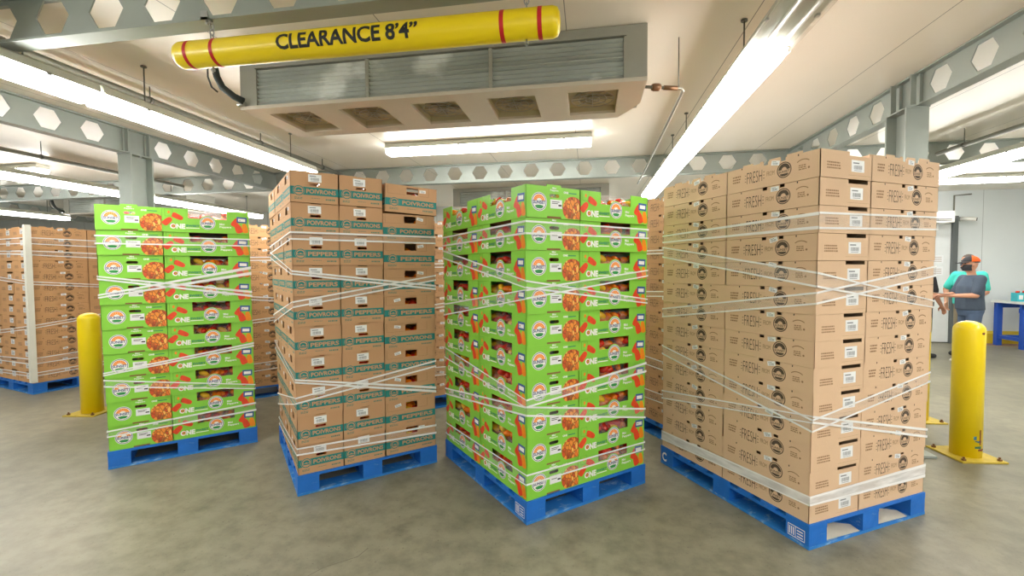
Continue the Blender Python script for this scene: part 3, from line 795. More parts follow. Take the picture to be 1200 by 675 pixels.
TM = ['kraft2', 'teal', 'tealt', 'inside', 'black', 'kraft2']
def teal_band(mb, f, W, H, word, full=True):
    v0, v1 = H*.245, H*.50
    mb.rect(f, .001, W-.001, v0, v1, .0006, 1)
    cx, cy, r = W*.17, (v0+v1)/2, H*.17
    mb.disc(f, cx, cy, r, None, .0008, 0, 22); mb.ring(f, cx, cy, r*.78, r*.94, .001, 1, 22); mb.ring(f, cx, cy-r*.05, r*.2, r*.62, .001, 1, 14, .1, PI-.1); mb.rect(f, cx-r*.62, cx+r*.62, cy-r*.36, cy-r*.12, .001, 1)
    mb.text(f, word, W*.32, W*.94, v0+H*.055, v1-H*.055, .0009, 5, .03)
    bars(mb, f, W*.08, W*.24, H*.09, H*.17, 2, 2, 5); bars(mb, f, W*.42, W*.6, H*.14, H*.17, 1, 2, 6); bars(mb, f, W*.72, W*.94, H*.09, H*.18, 1, 2, 7)
def teal_mesh(H, word):
    L, W = .398, .298; mb = MB(); F = faces4(L, W); h = H-.0015
    for k in ('right', 'left'):
        f = F[k]; hole = [(W*.4,h*.55),(W*.6,h*.55),(W*.62,h*.59),(W*.6,h*.63),(W*.4,h*.63),(W*.38,h*.59)]
        mb.plate(f, outline(W, h, [(W*.4,W*.62,-.004)]), [hole], .004, 0); teal_band(mb, f, W, h, word)
        mb.rect(f, .0, W, h*.80, h*.806, .0006, 2) if False else None
    for k in ('front', 'back'):
        f = F[k]; hole = [(L*.4,h*.68),(L*.63,h*.68),(L*.63,h*.93),(L*.4,h*.93)]
        mb.plate(f, outline(L, h, []), [hole], .004, 0); teal_band(mb, f, L, h, word)
        for u in (L*.04, L*.83): mb.rect(f, u, u+.002, h*.66, h*.99, .0006, 3)
        mb.rect(f, L*.04, L*.38, h*.66, h*.667, .0006, 3); mb.rect(f, L*.65, L*.83, h*.66, h*.667, .0006, 3)
    tray_common(mb, L, W, h, 3)
    mb.box(-L/2+.004, L/2-.004, -W/2+.004, -.06, h-.005, h-.001, 0); mb.box(-L/2+.004, L/2-.004, .06, W/2-.004, h-.005, h-.001, 0)
    return mb.mesh('printed_carton', [M[k] for k in TM])

def peppers_mesh(name, lx, ly, zmax, rad, long, n, mats, seed):
    q = random.Random(seed); mb = MB()
    for i in range(n):
        side = i % 2
        x = q.uniform(-lx, lx); y = q.uniform(-ly, ly); z = q.uniform(rad, zmax-rad)
        if i % 3: y = (-1 if side else 1)*q.uniform(ly*.7, ly); z = q.uniform(zmax*.5, zmax-rad)
        rot = Matrix.Rotation(q.uniform(0, PI), 3, 'Z') @ Matrix.Rotation(q.uniform(-.5, .5), 3, 'Y')
        dx = long
        x = max(-lx, min(lx, x)); mb.ell((x, y, z), (dx, rad, rad), rot, q.choice((0,0,1,1,1,2)) if len(mats) > 2 else 0, 8, 6)
        e = rot @ Vector((dx*.96,0,0)); mb.tube([Vector((x,y,z))+e, Vector((x,y,z))+e*1.2], .004, 3, 5)
    return mb.mesh(name, mats)
PM = [M['pred'], M['porange'], M['pyellow'], M['pgreen']]
mini_meshes = [peppers_mesh('peppers', .24, .155, .172, .024, .044, 60, PM, s) for s in (11, 12, 13)]
bell_meshes = [peppers_mesh('peppers', .135, .085, .165, .036, .045, 22, PM, s) for s in (21, 22, 23)]
def bag_mesh(seed):
    q = random.Random(seed); mb = MB(); nx, ny = 16, 10; vs = []
    for j in range(ny+1):
        for i in range(nx+1):
            u, v = i/nx*2-1, j/ny*2-1; e = min(1, 2.6*(1-max(abs(u), abs(v))))
            vs.append((u*.285, v*.188, .09+.09*e+q.uniform(-.006, .006)))
    fs = [(j*(nx+1)+i, j*(nx+1)+i+1, (j+1)*(nx+1)+i+1, (j+1)*(nx+1)+i) for j in range(ny) for i in range(nx)]
    mb.add(vs, fs, 0, True); return mb.mesh('bag_film', [M['bag']])
bag_meshes = [bag_mesh(s) for s in (1, 2)]

def child(name, me, parent, loc=(0,0,0), rot=(0,0,0)):
    o = bpy.data.objects.new(name, me); COL.objects.link(o); o.parent = parent; o.location = loc; o.rotation_euler = rot; return o

# ------------------------------------------------------------------ loaded pallets
SLOT5 = [(.2,.3,-PI/2),(.2,.9,-PI/2),(.7,.2,0),(.7,.6,0),(.7,1.0,0)]                    # centre x, y and turn of the five cartons of a layer
SLOT10 = [(.15,.2+.4*k,-PI/2) for k in range(3)]+[(.45,.2+.4*k,-PI/2) for k in range(3)]+[(.8,.15+.3*k,0) for k in range(4)]
class Load:
    def __init__(s, x, y, yaw, top, n, lean=(0,0), twist=0, loose=True):
        s.o = Vector((x, y)); s.a = yaw; s.n = n; s.pitch = (top-PH)/n; s.lean = lean; s.twist = twist; s.top = top
        s.ux = Vector((math.cos(yaw), math.sin(yaw))); s.uy = Vector((-math.sin(yaw), math.cos(yaw)))
    def at(s, lx, ly, z):
        """point of the stack's footprint at height z, following its lean"""
        t = (z-PH)/(s.top-PH); tw = s.twist*t
        cx, cy = lx-.5, ly-.6; c, q = math.cos(tw), math.sin(tw)
        px = .5+cx*c-cy*q+.008+s.lean[0]*t; py = .6+cx*q+cy*c+.0095+s.lean[1]*t
        p = s.o+s.ux*px+s.uy*py
        return Vector((p.x, p.y, z))
def place(load, proto, slot, lvl, jit, label, group, q, proto_used, squash=1.0):
    lx, ly, ph = slot
    z = PH+.0006+lvl*load.pitch*squash
    p = load.at(lx+q.uniform(-jit, jit), ly+q.uniform(-jit, jit), z)
    o = copy_tree(proto) if proto_used else proto
    o.location = p; o.rotation_euler = (0, 0, load.a+load.twist*(z-PH)/(load.top-PH)+ph+q.uniform(-.003, .003))
    o['label'] = label; o['group'] = group; o.scale.z = squash
    return o

def green_stack(load, where, seed, bags):
    me = green_mesh(load.pitch); q = random.Random(seed)
    proto = thing('green_carton', '', 'carton'); child('tray', me, proto)
    cols = ['left front', 'left rear', 'right front', 'right middle', 'right rear']
    first = True
    for lvl in range(load.n):
        for c, slot in enumerate(SLOT5):
            o = place(load, proto, slot, lvl, .0008, 'green carton, %s column of the %s, %s' % (cols[c], where, level_words(lvl, load.n)), 'green cartons of the '+where, q, not first)
            first = False
            if c in bags:
                b = bpy.data.objects.new('pepper_bag', None); COL.objects.link(b); b.empty_display_size = .1
                b.matrix_world = Matrix.Translation(o.location+Vector((0,0,.007))) @ Matrix.Rotation(o.rotation_euler.z + (PI if q.random() < .5 else 0), 4, 'Z')
                tag(b, 'pepper bag, %s column of the %s, %s' % (cols[c], where, level_words(lvl, load.n)), 'bag of peppers', 'bags of mini peppers in the '+where)
                child('peppers', q.choice(mini_meshes), b)['kind'] = 'stuff'; child('bag_film', q.choice(bag_meshes), b)
def brown_stack(load, where, seed, colnames, slots=(0,1,2,3,4), shade='kraft'):
    me, me_t = kraft_mesh(load.pitch, False, shade), kraft_mesh(load.pitch, True, shade); q = random.Random(seed)
    big, small = sticker_mesh(.1, .062), sticker_mesh(.052, .026)
    def mk(m):
        p = thing('produce_carton', '', 'carton'); child('tray', m, p); H = load.pitch
        s = child('label_sticker', big, p, (.2995,.085,H*.52), (0,0,PI/2)); s2 = child('label_sticker', big, p, (-.2995,-.085,H*.52), (0,0,-PI/2))
        child('label_sticker', small, p, (.035,-.1995,H*.86)); child('label_sticker', small, p, (-.035,.1995,H*.86), (0,0,PI))
        return p
    pa = mk(me); first = True
    for lvl in range(load.n):
        top = lvl == load.n-1
        for c in slots:
            o = place(load, pa, SLOT5[c], lvl, .0015, 'brown carton, %s of the %s, %s' % (colnames[c], where, level_words(lvl, load.n)), 'brown cartons of the '+where, q, not first)
            first = False
            for ch in o.children:
                if ch.data == me and top: ch.data = me_t
                if ch.data == small: ch.rotation_euler.y = q.uniform(-.25, .25); ch.location.x += q.uniform(-.008, .008)
                if ch.data == big: ch.rotation_euler.x = 0; ch.location.z += q.uniform(-.004, .004)
def teal_stack(load, where, seed):
    meP, meQ = teal_mesh(load.pitch, 'PEPPERS'), teal_mesh(load.pitch, 'POIVRONS'); q = random.Random(seed)
    big, small = sticker_mesh(.082, .05), sticker_mesh(.05, .022)
    H = load.pitch
    p = thing('pepper_carton', '', 'carton'); child('carton_body', meQ, p)
    child('label_sticker', big, p, (.1995,.0,H*.79), (0,0,PI/2)); child('label_sticker', big, p, (-.1995,0,H*.79), (0,0,-PI/2))
    child('label_sticker', small, p, (-.10,-.1495,H*.84)); child('label_sticker', small, p, (.10,.1495,H*.84), (0,0,PI))
    cols = ['left front', 'left middle', 'left rear', 'central front', 'central middle', 'central rear', 'right front', 'right second', 'right third', 'right rear']
    words = {0: 'QQPPQPQPQQ', 3: 'QQPPPPPPPQ', 6: 'QQPQPQQPPQ'}     # from the top
    first = True
    for lvl in range(load.n):
        for c, slot in enumerate(SLOT10):
            w = words.get(c, 'QPPQQPPQPQ')[load.n-1-lvl]; wd = 'PEPPERS' if w == 'P' else 'POIVRONS'
            o = place(load, p, slot, lvl, .0012, 'teal banded pepper carton, %s column of the stack, %s' % (cols[c], level_words(lvl, load.n)), 'teal banded pepper cartons', q, not first, .982 if c > 5 else 1.0); first = False
            for ch in o.children:
                if ch.name.startswith('carton_body'): ch.data = meP if w == 'P' else meQ
                elif ch.data == small: ch.rotation_euler.y = q.uniform(-.3, .3); ch.location.x = (.085 if lvl > 6 or q.random() < .3 else -.10)*(1 if ch.location.y < 0 else -1)
                else: ch.rotation_euler.y = 0; ch.location.y += q.uniform(-.01, .01)
            if c == 6 and lvl == load.n-1: o.rotation_euler.y += .03; o.location.z += .006; o.location.x += .015
            if c in (0,1,2,3,6):
                b = bpy.data.objects.new('bell_peppers', q.choice(bell_meshes)); COL.objects.link(b)
                b.matrix_world = Matrix.Translation(o.location+Vector((0,0,.007))) @ Matrix.Rotation(o.rotation_euler.z, 4, 'Z')
                tag(b, 'peppers in the %s column of the teal banded stack, %s' % (cols[c], level_words(lvl, load.n)), 'peppers', 'peppers in the teal banded cartons', 'stuff')

def wrap(load, label, strips, w=1.0, d=1.2, off=.005, film='film'):
    """ribbons of stretch film wound round the load: heights (top, bottom) at rear-left, front-left and front-right corners"""
    t = thing('stretch_wrap', label, 'stretch wrap', (0,0,0))
    cs = [(-off, d+off), (-off, -off), (w+off, -off), (w+off, d+off)]
    for st in strips:
        L, C, Rr = st
        if L is None: L = (2*C[0]-Rr[0] if abs(C[0]-Rr[0]) < .15 else C[0], 2*C[1]-Rr[1] if abs(C[0]-Rr[0]) < .15 else C[1])
        B = ((Rr[0]+L[0])/2, (Rr[1]+L[1])/2)
        hs = [L, C, Rr, B, L]; ring = cs+[cs[0]]
        mb = MB(); N = 10
        for k in range(4):
            rows = []
            for i in range(N+1):
                f = i/N; x = ring[k][0]+(ring[k+1][0]-ring[k][0])*f; y = ring[k][1]+(ring[k+1][1]-ring[k][1])*f
                zt = hs[k][0]+(hs[k+1][0]-hs[k][0])*f; zb = hs[k][1]+(hs[k+1][1]-hs[k][1])*f
                rows.append((x, y, zt, zb))
            def ribbon(f0, f1, m, push):
                vs = []
                for (x, y, zt, zb) in rows:
                    px, py = x+push*(-1 if x < .5 else 1)*(1 if k in (0, 2) else 0), y+push*(-1 if y < .6 else 1)*(1 if k in (1, 3) else 0)
                    for f in (f0, f1): vs.append(load.at(px, py, zt+(zb-zt)*f))
                mb.add(vs, [(2*i, 2*i+1, 2*i+3, 2*i+2) for i in range(N)], m)
            wd = abs(hs[k][0]-hs[k][1]); e = min(.4, .011/max(wd, .02))
            ribbon(0, 1, 0, 0); ribbon(0, e, 1, .0012); ribbon(1-e, 1, 1, .0012)
        mb.build('film_band', [M['filmh' if film == 'filmd' and st is strips[-1] else film], M['wrapedge']], t)
    return t

cols5 = ['left front column', 'left rear column', 'right front column', 'right middle column', 'right rear column']
# leftmost green stack
pallet(-3.6735, 2.8905, .7543, 'blue wooden pallet under the leftmost green stack')
LA = Load(-3.6735, 2.8905, .7543, 2.0467, 10, (-.019,-.084)); green_stack(LA, 'leftmost green stack', 1, (0, 2))
wrap(LA, 'clear stretch film wound round the leftmost green stack', [
 [None,(1.816,1.746),(1.817,1.751)],[None,(1.51,1.478),(1.364,1.311)],[None,(1.368,1.336),(1.58,1.506)],[None,(.765,.738),(.909,.871)],[None,(.712,.652),(.531,.485)],[None,(.308,.253),(.368,.289)]])
# teal banded pepper stack
pallet(-1.9457, 2.736, .7318, 'blue wooden pallet under the teal banded pepper cartons')
LB = Load(-1.9457, 2.736, .7318, 2.185, 10, (-.04,-.11), .03); teal_stack(LB, 'teal banded stack', 2)
wrap(LB, 'clear stretch film wound round the teal banded pepper cartons', [
 [(1.75,1.683),(1.791,1.736),(1.793,1.734)],[(1.705,1.646),(1.54,1.51),(1.42,1.381)],[(1.158,1.082),(1.336,1.291),(1.499,1.453)],[(.929,.852),(.816,.787),(.618,.569)],[(.448,.338),(.688,.641),(.83,.775)],[(.227,.155),(.338,.284),(.312,.235)]])
# middle green stack
pallet(-.3637, 2.6333, .7165, 'blue wooden pallet under the middle green stack', True)
LC = Load(-.3637, 2.6333, .7165, 2.022, 10, (-.038,-.065)); green_stack(LC, 'middle green stack', 3, (0, 1, 2))
wrap(LC, 'clear stretch film wound round the middle green stack', [
 [(1.797,1.722),(1.815,1.735),(1.806,1.739)],[(1.695,1.627),(1.473,1.424),(1.326,1.291)],[(1.264,1.167),(1.419,1.36),(1.528,1.481)],[(.915,.824),(.769,.717),(.881,.808)],[(.576,.519),(.728,.666),(.55,.475)],[(.289,.188),(.311,.242),(.307,.244)]])
# right brown stack
pallet(1.1777, 2.628, .5258, 'blue wooden pallet with bare wood patches under the right brown stack', True, True)
LD = Load(1.1777, 2.628, .5258, 2.141, 14, (-.057,-.069)); brown_stack(LD, 'right brown stack', 4, cols5)
wrap(LD, 'white stretch film wound round the right brown stack', [
 [(1.786,1.728),(1.819,1.73),(1.828,1.748)],[(1.702,1.618),(1.511,1.429),(1.333,1.287)],[(1.231,1.158),(1.407,1.34),(1.542,1.476)],[(.945,.871),(.728,.654),(.901,.833)],[(.587,.518),(.747,.705),(.545,.486)],[(.264,.188),(.301,.246),(.323,.236)]], film='filmd')
# far left brown stack with the white corner post
ya = R(-105); EX, EY = -7.82, 5.876
pallet(EX, EY, ya, 'blue wooden pallet under the far left brown stack with white post')
LE = Load(EX, EY, ya, 2.12, 14); brown_stack(LE, 'far left stack', 5, ['hidden rear column', 'right column', 'left column', 'second column', 'corner column'], shade='kraftw')
wrap(LE, 'white stretch film wound round the far left brown stack', [
 [(1.98,1.88),(1.98,1.88),(1.99,1.92)],[(1.8,1.72),(1.8,1.72),(1.84,1.8)],[(1.35,1.31),(1.3,1.26),(1.52,1.47)],[(1.0,.96),(.9,.86),(.75,.7)],[(.5,.4),(.45,.36),(.42,.36)],[(.3,.25),(.3,.25),(.25,.2)]])
mb = MB(); mb.box(-.055, .005, 0, .005, 0, 1.99); mb.box(0, .005, -.055, 0, 0, 1.99)
o = mb.build('edge_protector', M['edgeboard']); p = LE.at(1.014, 1.214, .15); o.location = p; o.rotation_euler.z = ya
tag(o, 'white cardboard corner post strapped to the far left brown stack', 'corner post')
# second row, seen in the gaps
pallet(-4.4, 4.42, .75, 'blue pallet behind, between leftmost green and teal banded stacks')
LF = Load(-4.4, 4.42, .75, 2.09, 14); brown_stack(LF, 'stack left of teal banded', 6, cols5, (0,1,2), 'kraftw')
wrap(LF, 'stretch film on the brown stack behind the leftmost green stack', [[None,(1.7,1.65),(1.72,1.67)],[None,(1.3,1.25),(1.2,1.15)],[None,(.9,.86),(1.0,.95)],[None,(.4,.3),(.45,.35)]])
pallet(-2.15, 4.33, .73, 'blue pallet behind, between teal banded and middle green stacks')
LG = Load(-2.15, 4.33, .73, 2.07, 14); brown_stack(LG, 'stack left of middle green', 7, cols5, (0,1,2), 'kraft2')
wrap(LG, 'stretch film on the brown stack behind the teal banded cartons', [[None,(1.6,1.55),(1.62,1.57)],[None,(1.1,1.05),(1.2,1.15)],[None,(.5,.4),(.45,.35)]])
pallet(.79, 3.93, .5258, 'blue pallet behind, between middle green and right brown stacks')
LH = Load(.79, 3.93, .5258, 2.16, 14); brown_stack(LH, 'stack right of middle green', 8, cols5, (0,1,2), 'kraft2')
wrap(LH, 'stretch film on the brown stack behind the right brown stack', [[(1.72,1.68),(1.7,1.66),(1.7,1.66)],[(1.3,1.24),(1.35,1.3),(1.3,1.25)],[(.75,.66),(.7,.62),(.7,.6)],[(.4,.3),(.42,.34),(.4,.3)]])

# ------------------------------------------------------------------ blue table with supplies
def table():
    t = thing('work_table', 'blue framed table with white top at the right edge', 'table', (7.87, 9.72, 0))
    bl = mat('blue_enamel', (30, 84, 190), .45)
    mb = MB(); mb.box(0, 1.5, 0, .7, .84, .885); mb.build('table_top', mat('white_board', (226, 230, 226), .5), t)
    for x in (.03, 1.38):
        for y in (.04, .58):
            mb = MB(); mb.box(x, x+.09, y, y+.08, .001, .838); mb.build('leg', bl, t)
    mb = MB(); mb.box(.03, 1.47, .045, .075, .74, .838); mb.box(.03, 1.47, .625, .655, .74, .838); mb.build('apron', bl, t)
    mb = MB(); mb.box(.05, 1.45, .06, .1, .14, .2); mb.box(.05, 1.45, .6, .64, .14, .2); mb.box(.05,.11,.1,.6,.14,.2); mb.build('stretcher', bl, t)
    mb = MB(); mb.box(.2, .5, .05, .35, .66, .738); mb.build('drawer', bl, t)
table()
tq = mat('aqua_wrap', (60, 190, 204), .3, vary=.2, scale=20)
for k, (x, y, lb) in enumerate(((8.0, 9.95, 'nearest the table corner'), (8.24, 10.0, 'second from the corner'), (8.5, 9.95, 'third from the corner'))):
    t = thing('supply_pack', 'aqua plastic wrapped supply pack on the blue table, %s' % lb, 'pack', (x, y, .886), .1*k-.1, 'aqua supply packs')
    mb = MB(); mb.box(-.1, .1, -.08, .08, 0, .16)
    mb.build('carton_body', tq, t)
    mb = MB(); mb.box(-.08, -.02, -.0815, -.08, .04, .12, 0); mb.box(.01, .08, -.0815, -.08, .03, .07, 0); mb.build('label', M['white'], t)
    for x2 in (-.05, .05):
        mb = MB(); mb.lathe([(.03,.16),(.03,.19),(.018,.2)], 0, 10, (x2,0,0)); mb.build('cap', M['white'] if k else M['pred'], t)

# air curtain over the door and a camera on the wall
t = thing('air_curtain', 'white box heater mounted above the white door', 'air curtain', (5.98, 10.22, 2.4))
mb = MB(); mb.prism([(-.2,0),(.12,-.02),(.2,.03),(.2,.22),(-.2,.22)], 'x', 0, .95); mb.build('casing', M['white'], t)
for z in (.03,.055): 
    mb = MB(); mb.box(.05, .9, -.204, -.2, z, z+.012); mb.build('vent_slot', M['dark'], t)
mb = MB(); mb.box(.1,.2,.2,.4,.02,.2); mb.box(.75,.85,.2,.4,.02,.2); mb.build('bracket', M['steel'], t)
t = thing('security_camera', 'small white security camera on a conduit drop right of the door', 'camera', (7.33, 10.5, 2.49))
mb = MB(); mb.tube([(0,.13,.0),(0,.13,.5),(.3,.13,.52)], .014, 0, 8); mb.build('conduit', M['pipe'], t)
mb = MB(); mb.box(-.06,.06,.04,.15,-.03,.06); mb.build('junction_box', M['steel'], t)
mb = MB(); mb.tube([(.04,.02,.02),(.22,-.12,-.01)], .04, 0, 12); mb.build('camera_body', M['white'], t)
mb = MB(); mb.tube([(.222,-.121,-.0105),(.23,-.127,-.012)], .03, 0, 12); mb.build('lens', M['black'], t)

# ------------------------------------------------------------------ people
def remeshed(name, mb, voxel, material, parent, smooth=5):
    """joins overlapping closed volumes into one continuous skin"""
    me = mb.mesh(name, [material]); bm = bmesh.new(); bm.from_mesh(me); bmesh.ops.recalc_face_normals(bm, faces=bm.faces[:]); bm.to_mesh(me); bm.free()
    o = bpy.data.objects.new(name, me); COL.objects.link(o)
    r = o.modifiers.new('Remesh', 'REMESH'); r.mode = 'VOXEL'; r.voxel_size = voxel
    if smooth: k = o.modifiers.new('Smooth', 'SMOOTH'); k.iterations = smooth; k.factor = .5
    dg = bpy.context.evaluated_depsgraph_get(); me2 = bpy.data.meshes.new_from_object(o.evaluated_get(dg))
    bpy.data.objects.remove(o); me2.name = name; me2.materials.clear(); me2.materials.append(material)
    me2.polygons.foreach_set('use_smooth', [True]*len(me2.polygons))
    n = bpy.data.objects.new(name, me2); COL.objects.link(n); n.parent = parent; return n
def cap_(mb, p, q, r0, r1):
    """limb segment with rounded ends"""
    p, q = Vector(p), Vector(q); mb.tube([p, p.lerp(q, .5), q], r0, 0, 12, True, r1); mb.ell(p, (r0,)*3, None, 0, 12, 8); mb.ell(q, (r1,)*3, None, 0, 12, 8)
def loft(mb, secs, n=20):
    vs = [(x+rx*math.cos(2*PI*j/n), y+ry*math.sin(2*PI*j/n), z) for x, y, z, rx, ry in secs for j in range(n)]; k = len(secs)
    mb.add(vs, [(i*n+j, i*n+(j+1) % n, (i+1)*n+(j+1) % n, (i+1)*n+j) for i in range(k-1) for j in range(n)]+[tuple(range(n-1, -1, -1)), tuple(range((k-1)*n, k*n))], 0, True)

SKIN = mat('skin', (206, 150, 122), .5, vary=.04)
def hand(mb, w, d, up, side):
    """palm, four bent fingers of different lengths and a thumb leaving the side of the palm"""
    w, d, up, side = Vector(w), Vector(d).normalized(), Vector(up).normalized(), Vector(side).normalized()
    for o in (-.026, -.009, .009, .026): cap_(mb, w+d*.01+side*o*.6, w+d*.09+side*o, .015, .0125)
    for o, l in ((.027,.07),(.009,.08),(-.009,.074),(-.027,.058)):
        p0 = w+d*.09+side*o; p1 = p0+d*l*.5-up*l*.14; p2 = p1+d*l*.34-up*l*.32
        cap_(mb, p0, p1, .0105, .0098); cap_(mb, p1, p2, .0098, .008)
    p0 = w+d*.03+side*.03; p1 = p0+d*.03+side*.026-up*.012; p2 = p1+d*.032+side*.004-up*.014
    cap_(mb, p0, p1, .015, .012); cap_(mb, p1, p2, .0115, .009)

def person(label, loc, face, shirt, trousers, shoes, arms, k=1.0, build=1.0, hair=(60,44,36), cap=None, mask=None):
    """local +x is forwards, +y is the left side; arms = ((elbow, wrist) left, (elbow, wrist) right)"""
    t = thing('person', label, 'person', loc, face); t.scale = (k, k, k)
    b = build; sh = .19
    mb = MB()
    loft(mb, [(0,0,.84,.11*b,.15),(0,0,.95,.125*b,.165*b),(.01,0,1.08,.12*b,.15*b),(0,0,1.28,.12*b,.165*b),(-.01,0,1.4,.09,.16),(-.005,0,1.455,.06,.085)])
    cap_(mb, (-.01,0,1.43), (.012,0,1.56), .058, .055)
    loft(mb, [(.035,0,1.515,.045,.04),(.03,0,1.545,.075,.058),(.022,0,1.6,.094,.071),(.015,0,1.66,.1,.077),(.01,0,1.71,.088,.07),(.008,0,1.74,.055,.045)])
    cap_(mb, (.112,0,1.64), (.134,0,1.6), .009, .013)                       # nose
    for q in (1, -1): mb.ell((.012,q*.08,1.622), (.019,.009,.031), None, 0, 10, 6)
    for i, q in enumerate((1, -1)):
        el, wr = arms[i]
        cap_(mb, (-.01,q*sh,1.4), el, .056, .043); cap_(mb, el, wr, .043, .027)
        d = (Vector(wr)-Vector(el)).normalized(); up = Vector((0,0,1)) if abs(d.z) < .8 else Vector((0,q,0)); up = (up-d*up.dot(d)).normalized()
        side = d.cross(up); side = side if side.y*q < 0 else -side
        if abs(d.z) >= .8: side = Vector((1,0,0)); side = (side-d*side.dot(d)).normalized()
        hand(mb, wr, d, up, side)
        cap_(mb, (0,q*.09,.88), (.02,q*.105,.5), .088, .056); cap_(mb, (.02,q*.105,.5), (-.02,q*.11,.1), .054, .038); cap_(mb, (-.02,q*.11,.07), (.12,q*.118,.045), .036, .03)
    remeshed('body', mb, .0065, SKIN, t, 4)
    mb = MB()
    loft(mb, [(.005,0,.9,.15*b,.182*b),(.012,0,1.0,.15*b,.18*b),(.015,0,1.1,.146*b,.168*b),(.005,0,1.28,.142*b,.182*b),(-.008,0,1.38,.112,.175),(-.01,0,1.43,.085,.125),(-.006,0,1.462,.068,.08)])
    for i, q in enumerate((1, -1)):
        a0 = Vector((-.01,q*sh,1.395)); e = Vector(arms[i][0]); cap_(mb, (-.01,q*.1,1.38), a0, .08, .074); cap_(mb, a0, a0.lerp(e, .8), .074, .066)
    remeshed('shirt', mb, .011, shirt, t, 4)
    mb = MB()
    loft(mb, [(0,0,.8,.12*b,.165),(0,0,.88,.138*b,.176*b),(.005,0,.97,.136*b,.168*b)])
    for q in (1, -1): cap_(mb, (0,q*.088,.84), (.02,q*.105,.5), .103, .074); cap_(mb, (.02,q*.105,.5), (-.012,q*.11,.12), .073, .058)
    remeshed('trousers', mb, .011, trousers, t, 4)
    for q in (1, -1):
        mb = MB(); cap_(mb, (-.04,q*.112,.052), (.06,q*.116,.05), .05, .05); cap_(mb, (.06,q*.116,.046), (.15,q*.12,.042), .046, .038); remeshed('shoe', mb, .01, shoes, t, 3)
    # face and hair
    for s in (1, -1):
        mb = MB(); mb.ell((.104,s*.032,1.648), (.012,.013,.008)); mb.build('eye', M['black'], t)
    if mask:
        mb = MB(); vs = []
        for j in range(5):
            for i in range(9):
                a = -1.35+2.7*i/8; z = 1.53+.1*j/4; rr = .112-.012*abs(j-2.2)
                vs.append((.022+(rr+.004)*math.cos(a)*(1.06 if j in (2, 3) else 1), .083*math.sin(a), z))
        mb.add(vs, [(j*9+i, j*9+i+1, (j+1)*9+i+1, (j+1)*9+i) for j in range(4) for i in range(8)], 0, True); tag(mb.build('face_mask', mask, t), 'dark face mask')
    else:
        mb = MB(); mb.ell((.106,0,1.568), (.01,.024,.006)); mb.build('mouth', mat('lips', (150, 84, 76), .5), t)
    hm = mat('hair', hair, .6)
    mb = MB(); vs = []; n = 16
    for j in range(7):
        e = -.25+1.82*j/6
        for i in range(n):
            a = 2*PI*i/n; fr_ = max(0, math.cos(a)); ee = max(e, .5*fr_) if True else e
            vs.append((.006+.108*math.cos(ee)*math.cos(a), .087*math.cos(ee)*math.sin(a), 1.66+.098*math.sin(ee)))
    mb.add(vs, [(j*n+i, j*n+(i+1) % n, (j+1)*n+(i+1) % n, (j+1)*n+i) for j in range(6) for i in range(n)], 0, True); mb.build('hair', hm, t)
    if cap:
        c1, c2 = cap; mb = MB(); vs = []
        for j in range(6):
            e = .12+1.45*j/5
            for i in range(n): a = 2*PI*i/n; vs.append((.008+.12*math.cos(e)*math.cos(a), .097*math.cos(e)*math.sin(a), 1.665+.112*math.sin(e)))
        fs = [(j*n+i, j*n+(i+1) % n, (j+1)*n+(i+1) % n, (j+1)*n+i) for j in range(5) for i in range(n)]
        mb.add(vs, fs, 0, True)
        for k2, f in enumerate(fs):
            i = k2 % n
            if i in (0, 1, 2, n-1, n-2, n-3): mb.m[k2] = 1
        vs = []
        for i in range(9):
            a = -1.0+2.0*i/8
            vs += [(.008+.115*math.cos(a), .1*math.sin(a), 1.675), (.008+.21*math.cos(a*.75), .1*math.sin(a), 1.655)]
        vs += [(x, y, z-.006) for x, y, z in vs]
        mb.add(vs, [(2*i, 2*i+1, 2*i+3, 2*i+2) for i in range(8)]+[(18+2*i, 20+2*i, 21+2*i, 19+2*i) for i in range(8)]+[(2*i+1, 19+2*i, 21+2*i, 2*i+3) for i in range(8)], 1, True)
        tag(mb.build('cap', [c1, c2], t), 'orange cap with black front and brim')
    return t
dk = mat('dark_shoes', (40, 40, 44), .6)
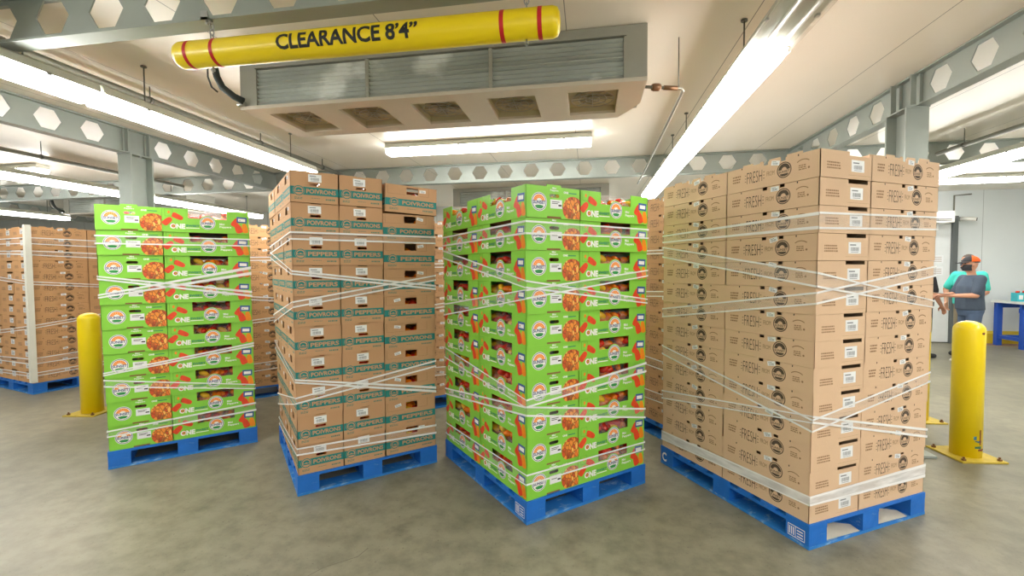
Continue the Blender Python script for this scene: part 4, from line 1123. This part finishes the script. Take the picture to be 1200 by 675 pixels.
person('person in slate blue T-shirt and orange cap holding a clipboard', (5.92, 8.2, 0), R(176), mat('slate_cotton', (70, 82, 98), .85, vary=.1), mat('denim', (78, 96, 124), .85, vary=.15, scale=25), mat('pale_shoes', (190, 186, 178), .6),
       (((.08,.24,1.14),(.37,.14,1.13)), ((.08,-.24,1.14),(.36,-.12,1.12))), .965, 1.12, (60,50,44), (mat('orange_cap', (250, 104, 30), .7), mat('black_cap', (36, 36, 40), .7)), mat('black_mask', (34, 36, 42), .7))
person('person in teal shirt standing behind the one with the orange cap', (6.42, 8.95, 0), R(200), mat('teal_cotton', (70, 200, 186), .85, vary=.08), mat('khaki', (150, 138, 116), .85), dk,
       (((.02,.27,1.12),(.2,.2,.98)), ((.05,-.3,1.15),(.12,-.24,.92))), 1.0, 1.1, (70, 56, 46), None, mat('grey_mask', (90, 96, 108), .7))
person('person in black shirt half hidden by the right brown stack', (5.6, 8.78, 0), R(10), mat('black_cotton', (34, 36, 40), .85), mat('black_trousers', (40, 42, 50), .85), dk,
       (((.02,.26,1.13),(.14,.24,.9)), ((.0,-.26,1.13),(.16,-.22,.92))), .97, 1.05)
# clipboard held in the man's hands
t = thing('clipboard', 'brown clipboard with paper held by the person in the orange cap', 'clipboard', (5.44, 8.18, 1.125), R(176)); t.rotation_euler.y = R(-8)
mb = MB(); mb.box(-.16, .16, -.115, .115, 0, .004); mb.build('board', mat('hardboard', (150, 112, 72), .6), t)
mb = MB(); mb.box(-.14, .13, -.1, .1, .0042, .006); mb.build('paper', M['sticker'], t)
mb = MB(); mb.box(.125, .155, -.05, .05, .004, .014); mb.build('clip', M['zinc'], t)

# ------------------------------------------------------------------ camera, world, view
cam = bpy.data.cameras.new('camera'); co = bpy.data.objects.new('camera', cam); COL.objects.link(co)
cam.sensor_width = 36; cam.lens = 36*531.15/1200; cam.clip_start = .05; cam.clip_end = 100
co.matrix_world = Matrix.Translation((0,0,1.5278)) @ Matrix.Rotation(.1668, 4, 'Z') @ Matrix.Rotation(PI/2-.0385, 4, 'X') @ Matrix.Rotation(-.0066, 4, 'Z')
scn.camera = co
w = bpy.data.worlds.new('world'); scn.world = w; w.use_nodes = True
w.node_tree.nodes['Background'].inputs[0].default_value = (.8, .85, .9, 1); w.node_tree.nodes['Background'].inputs[1].default_value = .2
vs = scn.view_settings; scn.display_settings.display_device = 'sRGB'
vs.view_transform = 'Standard'; vs.look = 'None'; vs.gamma = 1; vs.use_curve_mapping = False; vs.exposure = 1.4
